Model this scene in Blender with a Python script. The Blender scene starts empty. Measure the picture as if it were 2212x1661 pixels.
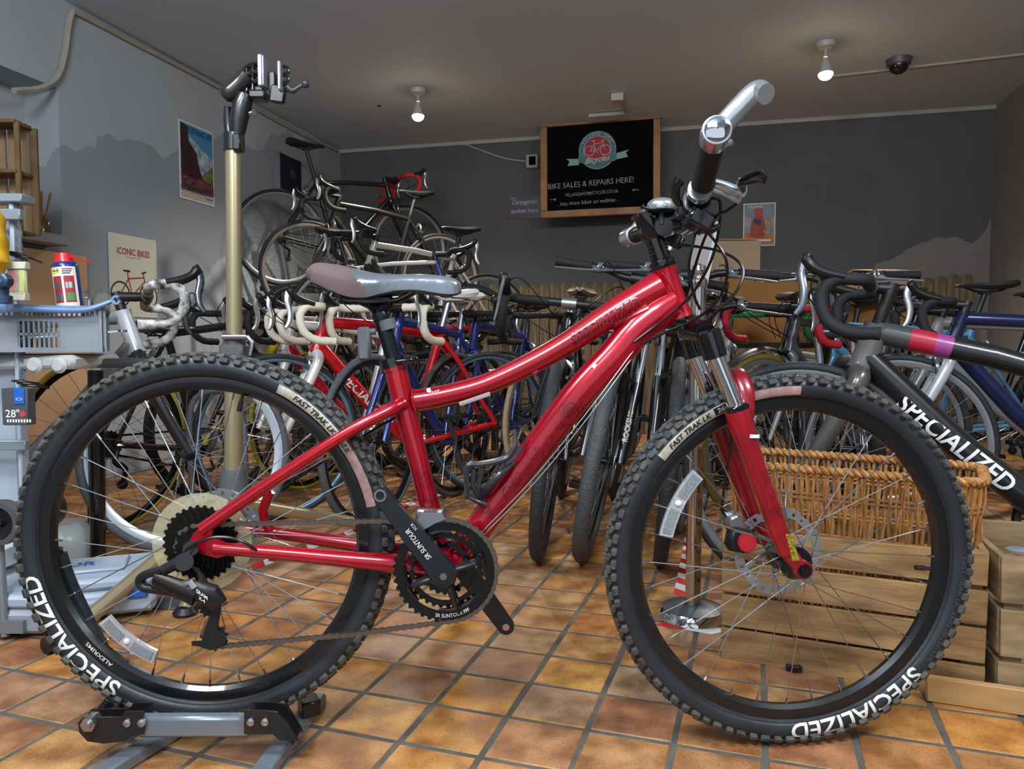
import bpy, bmesh, math, random
from mathutils import Vector as V, Matrix as M
rnd = random.Random(7)
PI = math.pi
SC = bpy.context.scene
COL = SC.collection
# ---------------------------------------------------------------- camera, world, lights, exposure
CAM_H, PITCH, FPX = 0.714, 0.055, 1600.0
cam = bpy.data.cameras.new('camera'); cam.sensor_width = 36; cam.lens = FPX/2212*36; cam.clip_start = .02
camo = bpy.data.objects.new('camera', cam); COL.objects.link(camo)
camo.location = (0, 0, CAM_H); camo.rotation_euler = (PI/2-PITCH, 0, 0); SC.camera = camo
w = bpy.data.worlds.new('world'); SC.world = w; w.use_nodes = True
w.node_tree.nodes['Background'].inputs[0].default_value = (.80, .88, 1, 1)
w.node_tree.nodes['Background'].inputs[1].default_value = .95
SC.view_settings.view_transform = 'Standard'; SC.view_settings.look = 'None'
SC.view_settings.exposure = 0; SC.view_settings.gamma = 1; SC.view_settings.use_curve_mapping = False
def lamp(name, typ, loc, energy, color, target=None, **k):
    l = bpy.data.lights.new(name, typ); l.energy = energy; l.color = color
    for a, b in k.items(): setattr(l, a, b)
    o = bpy.data.objects.new(name, l); COL.objects.link(o); o.location = loc
    if target is not None: o.rotation_euler = (V(target)-V(loc)).to_track_quat('-Z', 'Y').to_euler()
    return o
lamp('shop_panel_light', 'AREA', (-.5, -.45, 2.2), 55, (.80, .90, 1), (0, 1.6, .2), shape='RECTANGLE', size=1.1, size_y=.5)
lamp('right_fill_light', 'AREA', (1.5, .1, 2.25), 42, (.88, .94, 1), (.9, 1.8, .1), shape='RECTANGLE', size=.9, size_y=.25)  # unseen area fill brightening the crates and bikes on the right
lamp('left_fill_light', 'AREA', (-1.35, .7, 2.25), 34, (.9, .95, 1), (-.9, 2.2, .3), shape='RECTANGLE', size=.7, size_y=.3)  # unseen area fill that lifts the left wall, no fitting modelled
# ---------------------------------------------------------------- picture -> place helpers
CF = V((0, math.cos(PITCH), -math.sin(PITCH))); CU = V((0, math.sin(PITCH), math.cos(PITCH))); CR = V((1, 0, 0)); CO = V((0, 0, CAM_H))
def ray(px, py): return CR*((px-1106)/FPX) + CU*((830.5-py)/FPX) + CF
def at(px, py, Y):                                  # the place Y metres into the room seen at that point
    r = ray(px, py); return CO + r*(Y/r.y)
def floor_at(px, py, z=0.0):
    r = ray(px, py); return CO + r*((z-CAM_H)/r.z)
def on_plane(px, py, p, n):
    r = ray(px, py); return CO + r*((V(p)-CO).dot(n)/r.dot(n))
# ---------------------------------------------------------------- materials
def lin(c):
    if isinstance(c, str):
        c = [int(c[i:i+2], 16)/255 for i in (0, 2, 4)]
        c = [x/12.92 if x <= .04045 else ((x+.055)/1.055)**2.4 for x in c]
    return (c[0], c[1], c[2], 1)
MATS = {}
def mat(name, col, rough=.5, metal=0, coat=0, var=0, vscale=20, col2=None, bump=0, bscale=60, emit=0, alpha=1, trans=0, spec=None, stretch=None):
    if name in MATS: return MATS[name]
    m = bpy.data.materials.new(name); m.use_nodes = True; nt = m.node_tree; b = nt.nodes['Principled BSDF']
    b.inputs['Base Color'].default_value = lin(col); b.inputs['Roughness'].default_value = rough
    b.inputs['Metallic'].default_value = metal; b.inputs['Coat Weight'].default_value = coat
    b.inputs['Coat Roughness'].default_value = .06
    if spec is not None: b.inputs['Specular IOR Level'].default_value = spec
    if trans: b.inputs['Transmission Weight'].default_value = trans
    if alpha < 1: b.inputs['Alpha'].default_value = alpha
    if emit: b.inputs['Emission Color'].default_value = lin(col); b.inputs['Emission Strength'].default_value = emit
    if var or bump:
        tc = nt.nodes.new('ShaderNodeTexCoord'); mp = nt.nodes.new('ShaderNodeMapping'); nt.links.new(tc.outputs['Object'], mp.inputs[0])
        if stretch: mp.inputs['Scale'].default_value = stretch
    if var:
        n = nt.nodes.new('ShaderNodeTexNoise'); n.inputs['Scale'].default_value = vscale; n.inputs['Detail'].default_value = 6
        nt.links.new(mp.outputs[0], n.inputs['Vector'])
        r = nt.nodes.new('ShaderNodeValToRGB'); c = lin(col); c2 = lin(col2) if col2 else tuple([x*(1-var) for x in c[:3]])+(1,)
        r.color_ramp.elements[0].position = .35; r.color_ramp.elements[1].position = .68
        r.color_ramp.elements[0].color = c2; r.color_ramp.elements[1].color = c
        nt.links.new(n.outputs['Fac'], r.inputs[0]); nt.links.new(r.outputs[0], b.inputs['Base Color'])
    if bump:
        n = nt.nodes.new('ShaderNodeTexNoise'); n.inputs['Scale'].default_value = bscale; n.inputs['Detail'].default_value = 4
        nt.links.new(mp.outputs[0], n.inputs['Vector'])
        u = nt.nodes.new('ShaderNodeBump'); u.inputs['Strength'].default_value = bump; u.inputs['Distance'].default_value = .004
        nt.links.new(n.outputs['Fac'], u.inputs['Height']); nt.links.new(u.outputs[0], b.inputs['Normal'])
    MATS[name] = m; return m
BLACK = mat('black_plastic', '17181a', .42, bump=.05, bscale=300)
GLOSSB = mat('gloss_black', '0b0b0d', .16, coat=.6)
STEEL = mat('steel', 'b9bcc0', .25, 1); CHROME = mat('chrome', 'dfe2e6', .07, 1); ALLOY = mat('alloy', 'a8abb0', .34, .9)
DSTEEL = mat('dark_steel', '3c3a38', .38, .9); CABLE = mat('cable_housing', '0c0c0e', .3)
WHITE = mat('white_print', 'e6e3da', .5); RUBBER = mat('rubber', '2b2e33', .42, var=.3, vscale=14, bump=.1, bscale=120)
BTYRE = mat('tyre_rubber', '1b1c1e', .6)
# ---------------------------------------------------------------- mesh building
def frame_of(d, up=None):
    d = d.normalized(); a = V(up) if up else (V((0, 0, 1)) if abs(d.z) < .9 else V((1, 0, 0)))
    x = a.cross(d)
    if x.length < 1e-6: x = V((1, 0, 0)).cross(d)
    x.normalize(); return x, d.cross(x)
def smooth(pts, k=6, closed=False):
    P = [V(p) for p in pts]; n = len(P); out = []
    rng = range(n if closed else n-1)
    for i in rng:
        if closed: a, b, c, d = P[(i-1) % n], P[i], P[(i+1) % n], P[(i+2) % n]
        else: b, c = P[i], P[i+1]; a = P[i-1] if i else b*2-c; d = P[i+2] if i+2 < n else c*2-b
        for j in range(k):
            t = j/k; out.append(.5*((2*b)+(c-a)*t+(2*a-5*b+4*c-d)*t*t+(-a+3*b-3*c+d)*t**3))
    if not closed: out.append(P[-1])
    return out
def lerpl(l, n):                                    # resample a list of numbers to n
    return [l[int(min(i/(n-1)*(len(l)-1), len(l)-1.0001))]*(1-((i/(n-1)*(len(l)-1)) % 1 if i < n-1 else 1))+l[min(len(l)-1, int(min(i/(n-1)*(len(l)-1), len(l)-1.0001))+1)]*((i/(n-1)*(len(l)-1)) % 1 if i < n-1 else 1) for i in range(n)]
class MB:
    def __init__(s): s.v = []; s.f = []; s.m = []
    def add(s, vs, fs, mi=0):
        o = len(s.v); s.v += [V(p) for p in vs]; s.f += [tuple(o+i for i in f) for f in fs]; s.m += [mi]*len(fs); return s
    def xf(s, k, X):
        for i in range(k, len(s.v)): s.v[i] = X @ s.v[i]
    def tube(s, pts, r, n=10, mi=0, closed=False, cap=True, fx=1, fy=1, up=None):
        P = [V(p) for p in pts]; N = len(P); R = r if isinstance(r, (list, tuple)) else [r]*N
        if len(R) != N: R = lerpl(list(R), N)
        vs = []; t = [(P[(i+1) % N]-P[i-1]) if closed or 0 < i < N-1 else (P[1]-P[0] if i == 0 else P[-1]-P[-2]) for i in range(N)]
        x, y = frame_of(t[0], up)
        for i in range(N):
            d = t[i].normalized()
            if up: x, y = frame_of(d, up)
            else:
                x = (x-d*x.dot(d)); x.normalize(); y = d.cross(x)
            for j in range(n):
                a = 2*PI*j/n; vs.append(P[i]+x*(math.cos(a)*R[i]*fx)+y*(math.sin(a)*R[i]*fy))
        fs = []
        for i in range(N if closed else N-1):
            k = ((i+1) % N)*n
            for j in range(n): fs.append((i*n+j, i*n+(j+1) % n, k+(j+1) % n, k+j))
        if cap and not closed: fs += [tuple(range(n-1, -1, -1)), tuple(range((N-1)*n, N*n))]
        return s.add(vs, fs, mi)
    def cyl(s, a, b, r, n=14, mi=0, r2=None): return s.tube([a, b], [r, r if r2 is None else r2], n, mi)
    def box(s, c, d, mi=0, R=None, bev=0):
        c = V(c); hx, hy, hz = d[0]/2, d[1]/2, d[2]/2
        if bev:
            b = min(bev, hx*.9, hy*.9, hz*.9); vs = []
            for sx in (-1, 1):
                for sy in (-1, 1):
                    for sz in (-1, 1):
                        vs += [V((sx*(hx-b), sy*(hy-b), sz*hz)), V((sx*(hx-b), sy*hy, sz*(hz-b))), V((sx*hx, sy*(hy-b), sz*(hz-b)))]
            id_ = lambda i, j, k, q: ((i*2+j)*2+k)*3+q
            fs = [(id_(0,0,1,0), id_(1,0,1,0), id_(1,1,1,0), id_(0,1,1,0)), (id_(0,0,0,0), id_(0,1,0,0), id_(1,1,0,0), id_(1,0,0,0)),
                  (id_(0,0,0,1), id_(1,0,0,1), id_(1,0,1,1), id_(0,0,1,1)), (id_(0,1,0,1), id_(0,1,1,1), id_(1,1,1,1), id_(1,1,0,1)),
                  (id_(1,0,0,2), id_(1,1,0,2), id_(1,1,1,2), id_(1,0,1,2)), (id_(0,0,0,2), id_(0,0,1,2), id_(0,1,1,2), id_(0,1,0,2))]
            for j, k in ((0,0),(0,1),(1,0),(1,1)):
                fs.append((id_(0,j,k,0), id_(0,j,k,1), id_(1,j,k,1), id_(1,j,k,0)) if j == k else (id_(0,j,k,0), id_(1,j,k,0), id_(1,j,k,1), id_(0,j,k,1)))
                fs.append((id_(j,0,k,0), id_(j,1,k,0), id_(j,1,k,2), id_(j,0,k,2)) if j == k else (id_(j,0,k,0), id_(j,0,k,2), id_(j,1,k,2), id_(j,1,k,0)))
                fs.append((id_(j,k,0,1), id_(j,k,0,2), id_(j,k,1,2), id_(j,k,1,1)) if j == k else (id_(j,k,0,1), id_(j,k,1,1), id_(j,k,1,2), id_(j,k,0,2)))
            for i in (0,1):
                for j in (0,1):
                    for k in (0,1):
                        t = (id_(i,j,k,0), id_(i,j,k,1), id_(i,j,k,2)); fs.append(t if (i+j+k) % 2 else t[::-1])
        else:
            vs = [V((x, y, z)) for x in (-hx, hx) for y in (-hy, hy) for z in (-hz, hz)]
            fs = [(0,1,3,2), (4,6,7,5), (0,4,5,1), (2,3,7,6), (0,2,6,4), (1,5,7,3)]
        if R is not None: vs = [R @ p for p in vs]
        return s.add([p+c for p in vs], fs, mi)
    def beam(s, a, b, wx, wy, mi=0, up=None, bev=0):  # box from a to b
        a, b = V(a), V(b); d = b-a; x, y = frame_of(d, up); R = M((x, y, d.normalized())).transposed()
        return s.box((a+b)/2, (wx, wy, d.length), mi, R, bev)
    def ring(s, c, ax, prof, n=48, mi=0, closed=True, a0=0, a1=2*PI, up=None):   # prof: (radius, axial)
        c = V(c); ax = V(ax).normalized(); x, y = frame_of(ax, up); k = len(prof); vs = []
        full = abs(a1-a0-2*PI) < 1e-6; m = n if full else n+1
        for i in range(m):
            a = a0+(a1-a0)*i/n; d = x*math.cos(a)+y*math.sin(a)
            for (r, t) in prof: vs.append(c+d*r+ax*t)
        fs = []
        for i in range(n):
            q = ((i+1) % m)*k
            for j in range(k if closed else k-1): fs.append((i*k+j, q+j, q+(j+1) % k, i*k+(j+1) % k))
        if not full and closed: fs += [tuple(range(k)), tuple(range((m-1)*k+k-1, (m-1)*k-1, -1))]
        return s.add(vs, fs, mi)
    def lathe(s, c, ax, prof, n=24, mi=0): return s.ring(c, ax, prof, n, mi, closed=False)
    def ball(s, c, r, n=12, mi=0, sc=(1, 1, 1), R=None):
        vs = []; k = n//2
        for i in range(k+1):
            t = PI*i/k
            for j in range(n):
                a = 2*PI*j/n; p = V((r*math.sin(t)*math.cos(a)*sc[0], r*math.sin(t)*math.sin(a)*sc[1], r*math.cos(t)*sc[2]))
                vs.append((R @ p if R is not None else p)+V(c))
        return s.add(vs, [(i*n+j, (i+1)*n+j, (i+1)*n+(j+1) % n, i*n+(j+1) % n) for i in range(k) for j in range(n)], mi)
    def prism(s, poly, X, t0, t1, mi=0):               # outline in local xy, extruded along local z of X
        n = len(poly); vs = [X @ V((p[0], p[1], t0)) for p in poly]+[X @ V((p[0], p[1], t1)) for p in poly]
        return s.add(vs, [tuple(range(n-1, -1, -1)), tuple(range(n, 2*n))]+[(i, (i+1) % n, n+(i+1) % n, n+i) for i in range(n)], mi)
    def quad(s, a, b, c, d, mi=0): return s.add([a, b, c, d], [(0, 1, 2, 3)], mi)
    def mesh(s, name, mats, sharp=38, flat=False):
        me = bpy.data.meshes.new(name); me.from_pydata([tuple(p) for p in s.v], [], s.f)
        for m_ in (mats if isinstance(mats, (list, tuple)) else [mats]): me.materials.append(m_)
        me.polygons.foreach_set('material_index', s.m)
        if not flat:
            me.polygons.foreach_set('use_smooth', [True]*len(me.polygons)); me.update(); me.set_sharp_from_angle(angle=math.radians(sharp))
        me.update(); return me
    def obj(s, name, mats, parent=None, sharp=38, flat=False, **k): return link(name, s.mesh(name, mats, sharp, flat), parent, **k)
def link(name, me, parent=None, label=None, cat=None, group=None, kind=None, mw=None):
    o = bpy.data.objects.new(name, me); COL.objects.link(o)
    if parent is not None: o.parent = parent
    if mw is not None: o.matrix_local = mw
    for a, b in (('label', label), ('category', cat), ('group', group), ('kind', kind)):
        if b: o[a] = b
    return o
def thing(name, label, cat, loc=(0, 0, 0), rz=0, group=None, mw=None):
    o = link(name, None, None, label, cat, group); o.empty_display_size = .05
    if mw is not None: o.matrix_world = mw
    else: o.location = loc; o.rotation_euler = (0, 0, rz)
    return o
def part(name, parent):
    o = link(name, None, parent); o.empty_display_size = .02; return o
_tc = {}
def text_geo(txt, size=1, shear=0, bold=0, sx=1, res=3):
    key = (txt, shear, bold)
    if key not in _tc:
        cu = bpy.data.curves.new('t', 'FONT'); cu.body = txt; cu.align_x = 'CENTER'; cu.align_y = 'CENTER'; cu.shear = shear; cu.offset = bold; cu.resolution_u = res
        o = bpy.data.objects.new('t', cu); COL.objects.link(o); dg = bpy.context.evaluated_depsgraph_get()
        me = o.evaluated_get(dg).to_mesh(); bm = bmesh.new(); bm.from_mesh(me)
        for q in range(-3, 8): bmesh.ops.bisect_plane(bm, geom=bm.verts[:]+bm.edges[:]+bm.faces[:], plane_co=(0, q*.11-.22, 0), plane_no=(0, 1, 0))
        bm.verts.index_update(); _tc[key] = ([v.co.copy() for v in bm.verts], [tuple(v.index for v in f.verts) for f in bm.faces]); bm.free()
        o.evaluated_get(dg).to_mesh_clear(); bpy.data.objects.remove(o); bpy.data.curves.remove(cu)
    vs, fs = _tc[key]; return [V((v.x*size*sx, v.y*size, 0)) for v in vs], fs
def put_text(mb, txt, size, fn, mi=0, shear=0, bold=0, sx=1, fit=None):   # fn maps flat (x, y) to a place; fit = total width wanted
    vs, fs = text_geo(txt, size, shear, bold, sx)
    if fit:
        x0 = min(v.x for v in vs); x1 = max(v.x for v in vs); k = fit/(x1-x0); c = (x0+x1)/2; vs = [V(((v.x-c)*k, v.y, 0)) for v in vs]
    y0 = min(v.y for v in vs); y1 = max(v.y for v in vs); c = (y0+y1)/2
    mb.add([fn(v.x, v.y-c) for v in vs], fs, mi)
def frame_fn(o, u, v_, lift=0):
    o = V(o); u = V(u).normalized(); v_ = V(v_).normalized(); n = u.cross(v_)
    return lambda x, y: o+u*x+v_*y+n*lift
# ================================================================= THE ROOM
ZC = 2.4
BL, BR = V((-1.502, 6.58, 0)), V((3.43, 5.36, 0)); WD = V((.248, 1, 0)).normalized()
BU = (BR-BL).normalized(); BN = V((BU.y, -BU.x, 0)); 
if BN.y > 0: BN = -BN                                # back wall normal, into the room
LN = V((WD.y, -WD.x, 0));                            # left wall normal, into the room (+x)
def wallmat(name, c1, c2, patch=None, scale=1.2, c3=None, thr=.62):
    m = bpy.data.materials.new(name); m.use_nodes = True; nt = m.node_tree; b = nt.nodes['Principled BSDF']; b.inputs['Roughness'].default_value = .75
    tc = nt.nodes.new('ShaderNodeTexCoord'); n = nt.nodes.new('ShaderNodeTexNoise'); n.inputs['Scale'].default_value = scale; n.inputs['Detail'].default_value = 7
    nt.links.new(tc.outputs['Object'], n.inputs['Vector']); r = nt.nodes.new('ShaderNodeValToRGB')
    r.color_ramp.elements[0].position = .4; r.color_ramp.elements[1].position = .6; r.color_ramp.elements[0].color = lin(c1); r.color_ramp.elements[1].color = lin(c2)
    nt.links.new(n.outputs['Fac'], r.inputs[0]); out = r.outputs[0]
    if patch:                                        # bare plaster patches: (plane point, direction, soft) half spaces wobbling with noise
        n2 = nt.nodes.new('ShaderNodeTexNoise'); n2.inputs['Scale'].default_value = 2.2; n2.inputs['Detail'].default_value = 8
        nt.links.new(tc.outputs['Object'], n2.inputs['Vector'])
        acc = None
        for (p, d) in patch:
            vd = nt.nodes.new('ShaderNodeVectorMath'); vd.operation = 'DOT_PRODUCT'; nt.links.new(tc.outputs['Object'], vd.inputs[0]); vd.inputs[1].default_value = tuple(d)
            ad = nt.nodes.new('ShaderNodeMath'); ad.operation = 'MULTIPLY_ADD'; nt.links.new(n2.outputs['Fac'], ad.inputs[0]); ad.inputs[1].default_value = .55
            nt.links.new(vd.outputs['Value'], ad.inputs[2])
            gt = nt.nodes.new('ShaderNodeMath'); gt.operation = 'GREATER_THAN'; nt.links.new(ad.outputs[0], gt.inputs[0]); gt.inputs[1].default_value = V(p).dot(V(d))+.275
            if acc is None: acc = gt
            else:
                mu = nt.nodes.new('ShaderNodeMath'); mu.operation = 'MULTIPLY'; nt.links.new(acc.outputs[0], mu.inputs[0]); nt.links.new(gt.outputs[0], mu.inputs[1]); acc = mu
        mx = nt.nodes.new('ShaderNodeMix'); mx.data_type = 'RGBA'; nt.links.new(acc.outputs[0], mx.inputs[0]); nt.links.new(out, mx.inputs[6]); mx.inputs[7].default_value = lin(c3)
        out = mx.outputs[2]
    nt.links.new(out, b.inputs['Base Color'])
    bp = nt.nodes.new('ShaderNodeBump'); bp.inputs['Strength'].default_value = .15; bp.inputs['Distance'].default_value = .01; n3 = nt.nodes.new('ShaderNodeTexNoise'); n3.inputs['Scale'].default_value = 9; n3.inputs['Detail'].default_value = 6
    nt.links.new(tc.outputs['Object'], n3.inputs['Vector']); nt.links.new(n3.outputs['Fac'], bp.inputs['Height']); nt.links.new(bp.outputs[0], b.inputs['Normal'])
    return m
W_L = wallmat('left_wall_paint', 'a2a7aa', 'abafb1', [(at(145, 330, 3.7), V((0, .30, -1)).normalized()), (at(300, 640, 4.2), V((0, -.35, 1)).normalized())], c3='8d9296')
W_B = wallmat('back_wall_paint', '4e4f50', '555555', [(at(2110, 470, 5.5), V((.55, 0, -1)).normalized()), (at(1900, 500, 5.6), V((1, 0, 0)))], c3='77716c')
W_R = wallmat('right_wall_paint', '7d7672', '857e79'); W_C = wallmat('ceiling_paint', 'c6d2de', 'ced9e4', scale=.7)
def slab(mb, a, b, z0, z1, t, side):                 # wall piece between plan points a, b, thickness t away from the room
    a, b = V(a), V(b); n = side*t
    vs = [V((p.x, p.y, z)) for z in (z0, z1) for p in (a, b, b+n, a+n)]
    mb.add(vs, [(0, 1, 5, 4), (1, 2, 6, 5), (2, 3, 7, 6), (3, 0, 4, 7), (4, 5, 6, 7), (3, 2, 1, 0)])
def wl(Y, d=0): p = BL+WD*((Y-BL.y)/WD.y); return V((p.x, p.y, 0))-LN*d
b = MB(); slab(b, BL-BU*.1, BR+BU*.1, -.05, ZC, .12, -BN); b.obj('wall_back', W_B, kind='structure', flat=True)
Y1, Y0 = 3.69, 1.6                                   # window recess in the left wall
b = MB(); slab(b, wl(6.58), wl(Y1), -.05, ZC, .3, -LN); slab(b, wl(Y1), wl(Y0), 1.96, ZC, .3, -LN); slab(b, wl(Y1), wl(Y0), -.05, 1.2, .3, -LN)
slab(b, wl(Y0), wl(-2), -.05, ZC, .3, -LN); b.obj('wall_left', W_L, kind='structure', flat=True)
b = MB(); slab(b, wl(Y1, .2), wl(Y0, .2), 1.2, 1.96, .05, -LN); b.obj('wall_recess', W_L, kind='structure', flat=True)
RW = lambda Y: BR+WD*((Y-BR.y)/WD.y)
b = MB(); slab(b, RW(5.5), RW(-2), -.05, ZC, .12, LN); b.obj('wall_right', W_R, kind='structure', flat=True)
b = MB(); b.box((1, 2.4, ZC+.05), (9, 9.4, .1)); b.obj('ceiling', W_C, kind='structure', flat=True)
# cornice strip, batten on the ceiling
b = MB(); b.beam(BL+V((0, 0, ZC-.014))+BN*.012, BR+V((0, 0, ZC-.014))+BN*.012, .024, .028); b.obj('trim_1', mat('trim_paint', 'a49d92', .7), kind='structure')
cp = lambda px, py, z=ZC-.006: floor_at(px, py, z)
b = MB(); b.beam(cp(1800, 166), cp(2330, 105), .03, .012, up=(0, 0, 1)); b.obj('trim_2', MATS['trim_paint'], kind='structure')
# window frame in the recess, sill board
b = MB(); g = mat('window_paint', '9a9a96', .6)
for Y in (1.7, 2.5, 3.22): b.beam(wl(Y, .17)+V((0, 0, 1.2)), wl(Y, .17)+V((0, 0, 1.96)), .05, .05)
for z in (1.22, 1.6, 1.94): b.beam(wl(1.65, .17)+V((0, 0, z)), wl(3.24, .17)+V((0, 0, z)), .05, .04)
b.obj('window_1', g, kind='structure')
b = MB(); b.box(wl(2.92, .03)+V((0, 0, 1.205)), (.30, 1.42, .05), R=M.Rotation(-math.atan2(WD.x, WD.y), 3, 'Z'), bev=.006); b.obj('trim_3', mat('sill_paint', '8b8d8e', .55, bump=.2, bscale=20), kind='structure')
# ---------------------------------------------------------------- tiled floor
gm = mat('grout', '6a655c', .9, var=.4, vscale=14, col2='4f4b44', bump=.4, bscale=90)
fl = MB(); fl.box((.6, 2.3, -.0316), (8.2, 9.0, .06)); floor = fl.obj('floor', gm, kind='structure', flat=True)
def tilemat():
    m = bpy.data.materials.new('quarry_tile'); m.use_nodes = True; nt = m.node_tree; b = nt.nodes['Principled BSDF']; N = nt.nodes.new; L = nt.links.new
    oi = N('ShaderNodeObjectInfo'); ge = N('ShaderNodeNewGeometry'); ad = N('ShaderNodeMath'); ad.operation = 'ADD'; L(oi.outputs['Random'], ad.inputs[0]); L(ge.outputs['Random Per Island'], ad.inputs[1])
    fr = N('ShaderNodeMath'); fr.operation = 'FRACT'; L(ad.outputs[0], fr.inputs[0])
    r = N('ShaderNodeValToRGB'); e = r.color_ramp.elements; e[0].color = lin('bb8655'); e[1].color = lin('d68d46'); e[1].position = 1
    for p, c in ((.15, 'd99648'), (.3, 'c9965c'), (.45, 'b9825a'), (.6, 'dc9c40'), (.72, 'bf9a74'), (.86, 'b07852')): q = e.new(p); q.color = lin(c)
    L(fr.outputs[0], r.inputs[0])
    tc = N('ShaderNodeTexCoord'); n = N('ShaderNodeTexNoise'); n.inputs['Scale'].default_value = 13; n.inputs['Detail'].default_value = 9; L(ge.outputs['Position'], n.inputs['Vector'])
    r2 = N('ShaderNodeValToRGB'); r2.color_ramp.elements[0].position = .36; r2.color_ramp.elements[0].color = lin('8a6a50'); r2.color_ramp.elements[1].position = .66; r2.color_ramp.elements[1].color = (1, 1, 1, 1); L(n.outputs['Fac'], r2.inputs[0])
    mx = N('ShaderNodeMix'); mx.data_type = 'RGBA'; mx.blend_type = 'MULTIPLY'; mx.inputs[0].default_value = .72; L(r.outputs[0], mx.inputs[6]); L(r2.outputs[0], mx.inputs[7])
    n2 = N('ShaderNodeTexNoise'); n2.inputs['Scale'].default_value = 260; n2.inputs['Detail'].default_value = 3; L(ge.outputs['Position'], n2.inputs['Vector'])
    r3 = N('ShaderNodeValToRGB'); r3.color_ramp.elements[0].position = .33; r3.color_ramp.elements[0].color = (.12, .08, .05, 1); r3.color_ramp.elements[1].position = .41; r3.color_ramp.elements[1].color = (1, 1, 1, 1); L(n2.outputs['Fac'], r3.inputs[0])
    m2 = N('ShaderNodeMix'); m2.data_type = 'RGBA'; m2.blend_type = 'MULTIPLY'; m2.inputs[0].default_value = .6; L(mx.outputs[2], m2.inputs[6]); L(r3.outputs[0], m2.inputs[7]); L(m2.outputs[2], b.inputs['Base Color'])
    r4 = N('ShaderNodeMapRange'); r4.inputs[3].default_value = .34; r4.inputs[4].default_value = .62; L(n.outputs['Fac'], r4.inputs[0]); L(r4.outputs[0], b.inputs['Roughness'])
    bp = N('ShaderNodeBump'); bp.inputs['Strength'].default_value = .25; bp.inputs['Distance'].default_value = .002; L(n.outputs['Fac'], bp.inputs['Height']); L(bp.outputs[0], b.inputs['Normal'])
    return m
TM = tilemat(); TA, TB, TH = .156, .1475, -.3197; TO = V((-.2119, 1.7628, 0)); TU = V((math.cos(TH), math.sin(TH), 0)); TV = V((math.sin(TH), -math.cos(TH), 0))
TR = M.Rotation(TH, 3, 'Z')
def tile_mb(b, c, dx, dy, R): b.box(c, (dx, dy, .014), 0, R, bev=.0022)
shapes = []
for k in range(5):
    b = MB(); tile_mb(b, (0, 0, 0), TA-.0095+rnd.uniform(-.002, .002), TB-.0095+rnd.uniform(-.002, .002), M.Identity(3)); shapes.append(b.mesh('tile', TM))
cells = []
for i in range(-34, 36):
    for j in range(-36, 16):
        c = TO+TU*(TA*(i+.5))+TV*(TB*(j+.5))
        if c.y < .3 or (c-BL).dot(BN) < -.02 or (c-BL).dot(LN) < 0 or (c-BR).dot(LN) > 0: continue
        q = c-CO; z = q.dot(CF)
        if z < .3: continue
        px, py = 1106+FPX*q.x/z, 830.5-FPX*q.dot(CU)/z
        if -700 < px < 2900 and py < 2100: cells.append((c.length, c))
cells.sort(key=lambda t: t[0]); rest = MB()
for k, (d, c) in enumerate(cells):
    h = V((0, 0, rnd.uniform(-.0006, .0006)-.007)); R = TR @ M.Rotation(rnd.uniform(-.008, .008), 3, 'Z')
    if k < 300: link('tile', shapes[k % 5], floor, mw=M.Translation(c+h) @ R.to_4x4())
    else: tile_mb(rest, c+h, TA-.0095, TB-.0095, R)
rest.obj('tile', TM, floor, kind='stuff')
# ================================================================= THE RED MOUNTAIN BIKE
RA, RB = V((-.538, 1.290, 0)), V((.4917, 1.298, 0)); HO = (RA+RB)/2; HX = (RB-RA).normalized(); HY = V((-HX.y, HX.x, 0))
HM = M.Translation(HO) @ M((HX, HY, V((0, 0, 1)))).transposed().to_4x4(); HI = HM.inverted()
def K(px, py, off=0):                               # local place on the bicycle's own lengthwise plane shifted by off
    return HI @ on_plane(px, py, HO+HY*off, HY)
def KM(px, py, y):                                  # the near side's place, carried across to the far side for positive y
    p = K(px, py, -abs(y)); p.y = y; return p
RED = mat('red_paint', 'c00522', .24, .35, coat=.8, var=.22, vscale=3, col2='8c0018')
RED2 = mat('red_paint_worn', 'b00f24', .33, .2, coat=.5, var=.35, vscale=18, col2='7c0a18')
DRED = mat('dark_red_print', '6d0514', .4, coat=.4); SIL = mat('silver_paint', 'c9ced2', .3, .7, coat=.3)
hb = thing('mountain_bike', 'red mountain bicycle standing side on in front, rear wheel in a floor stand', 'bicycle', mw=HM)
YC = V((0, -1, 0)); YA = V((0, 1, 0))
def spoke_mesh(L, r=.001):
    b = MB(); b.cyl((0, 0, 0), (0, 0, L-.014), r, 5); b.cyl((0, 0, L-.015), (0, 0, L), r*2.1, 6); return b.mesh('spoke', STEEL)
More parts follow.
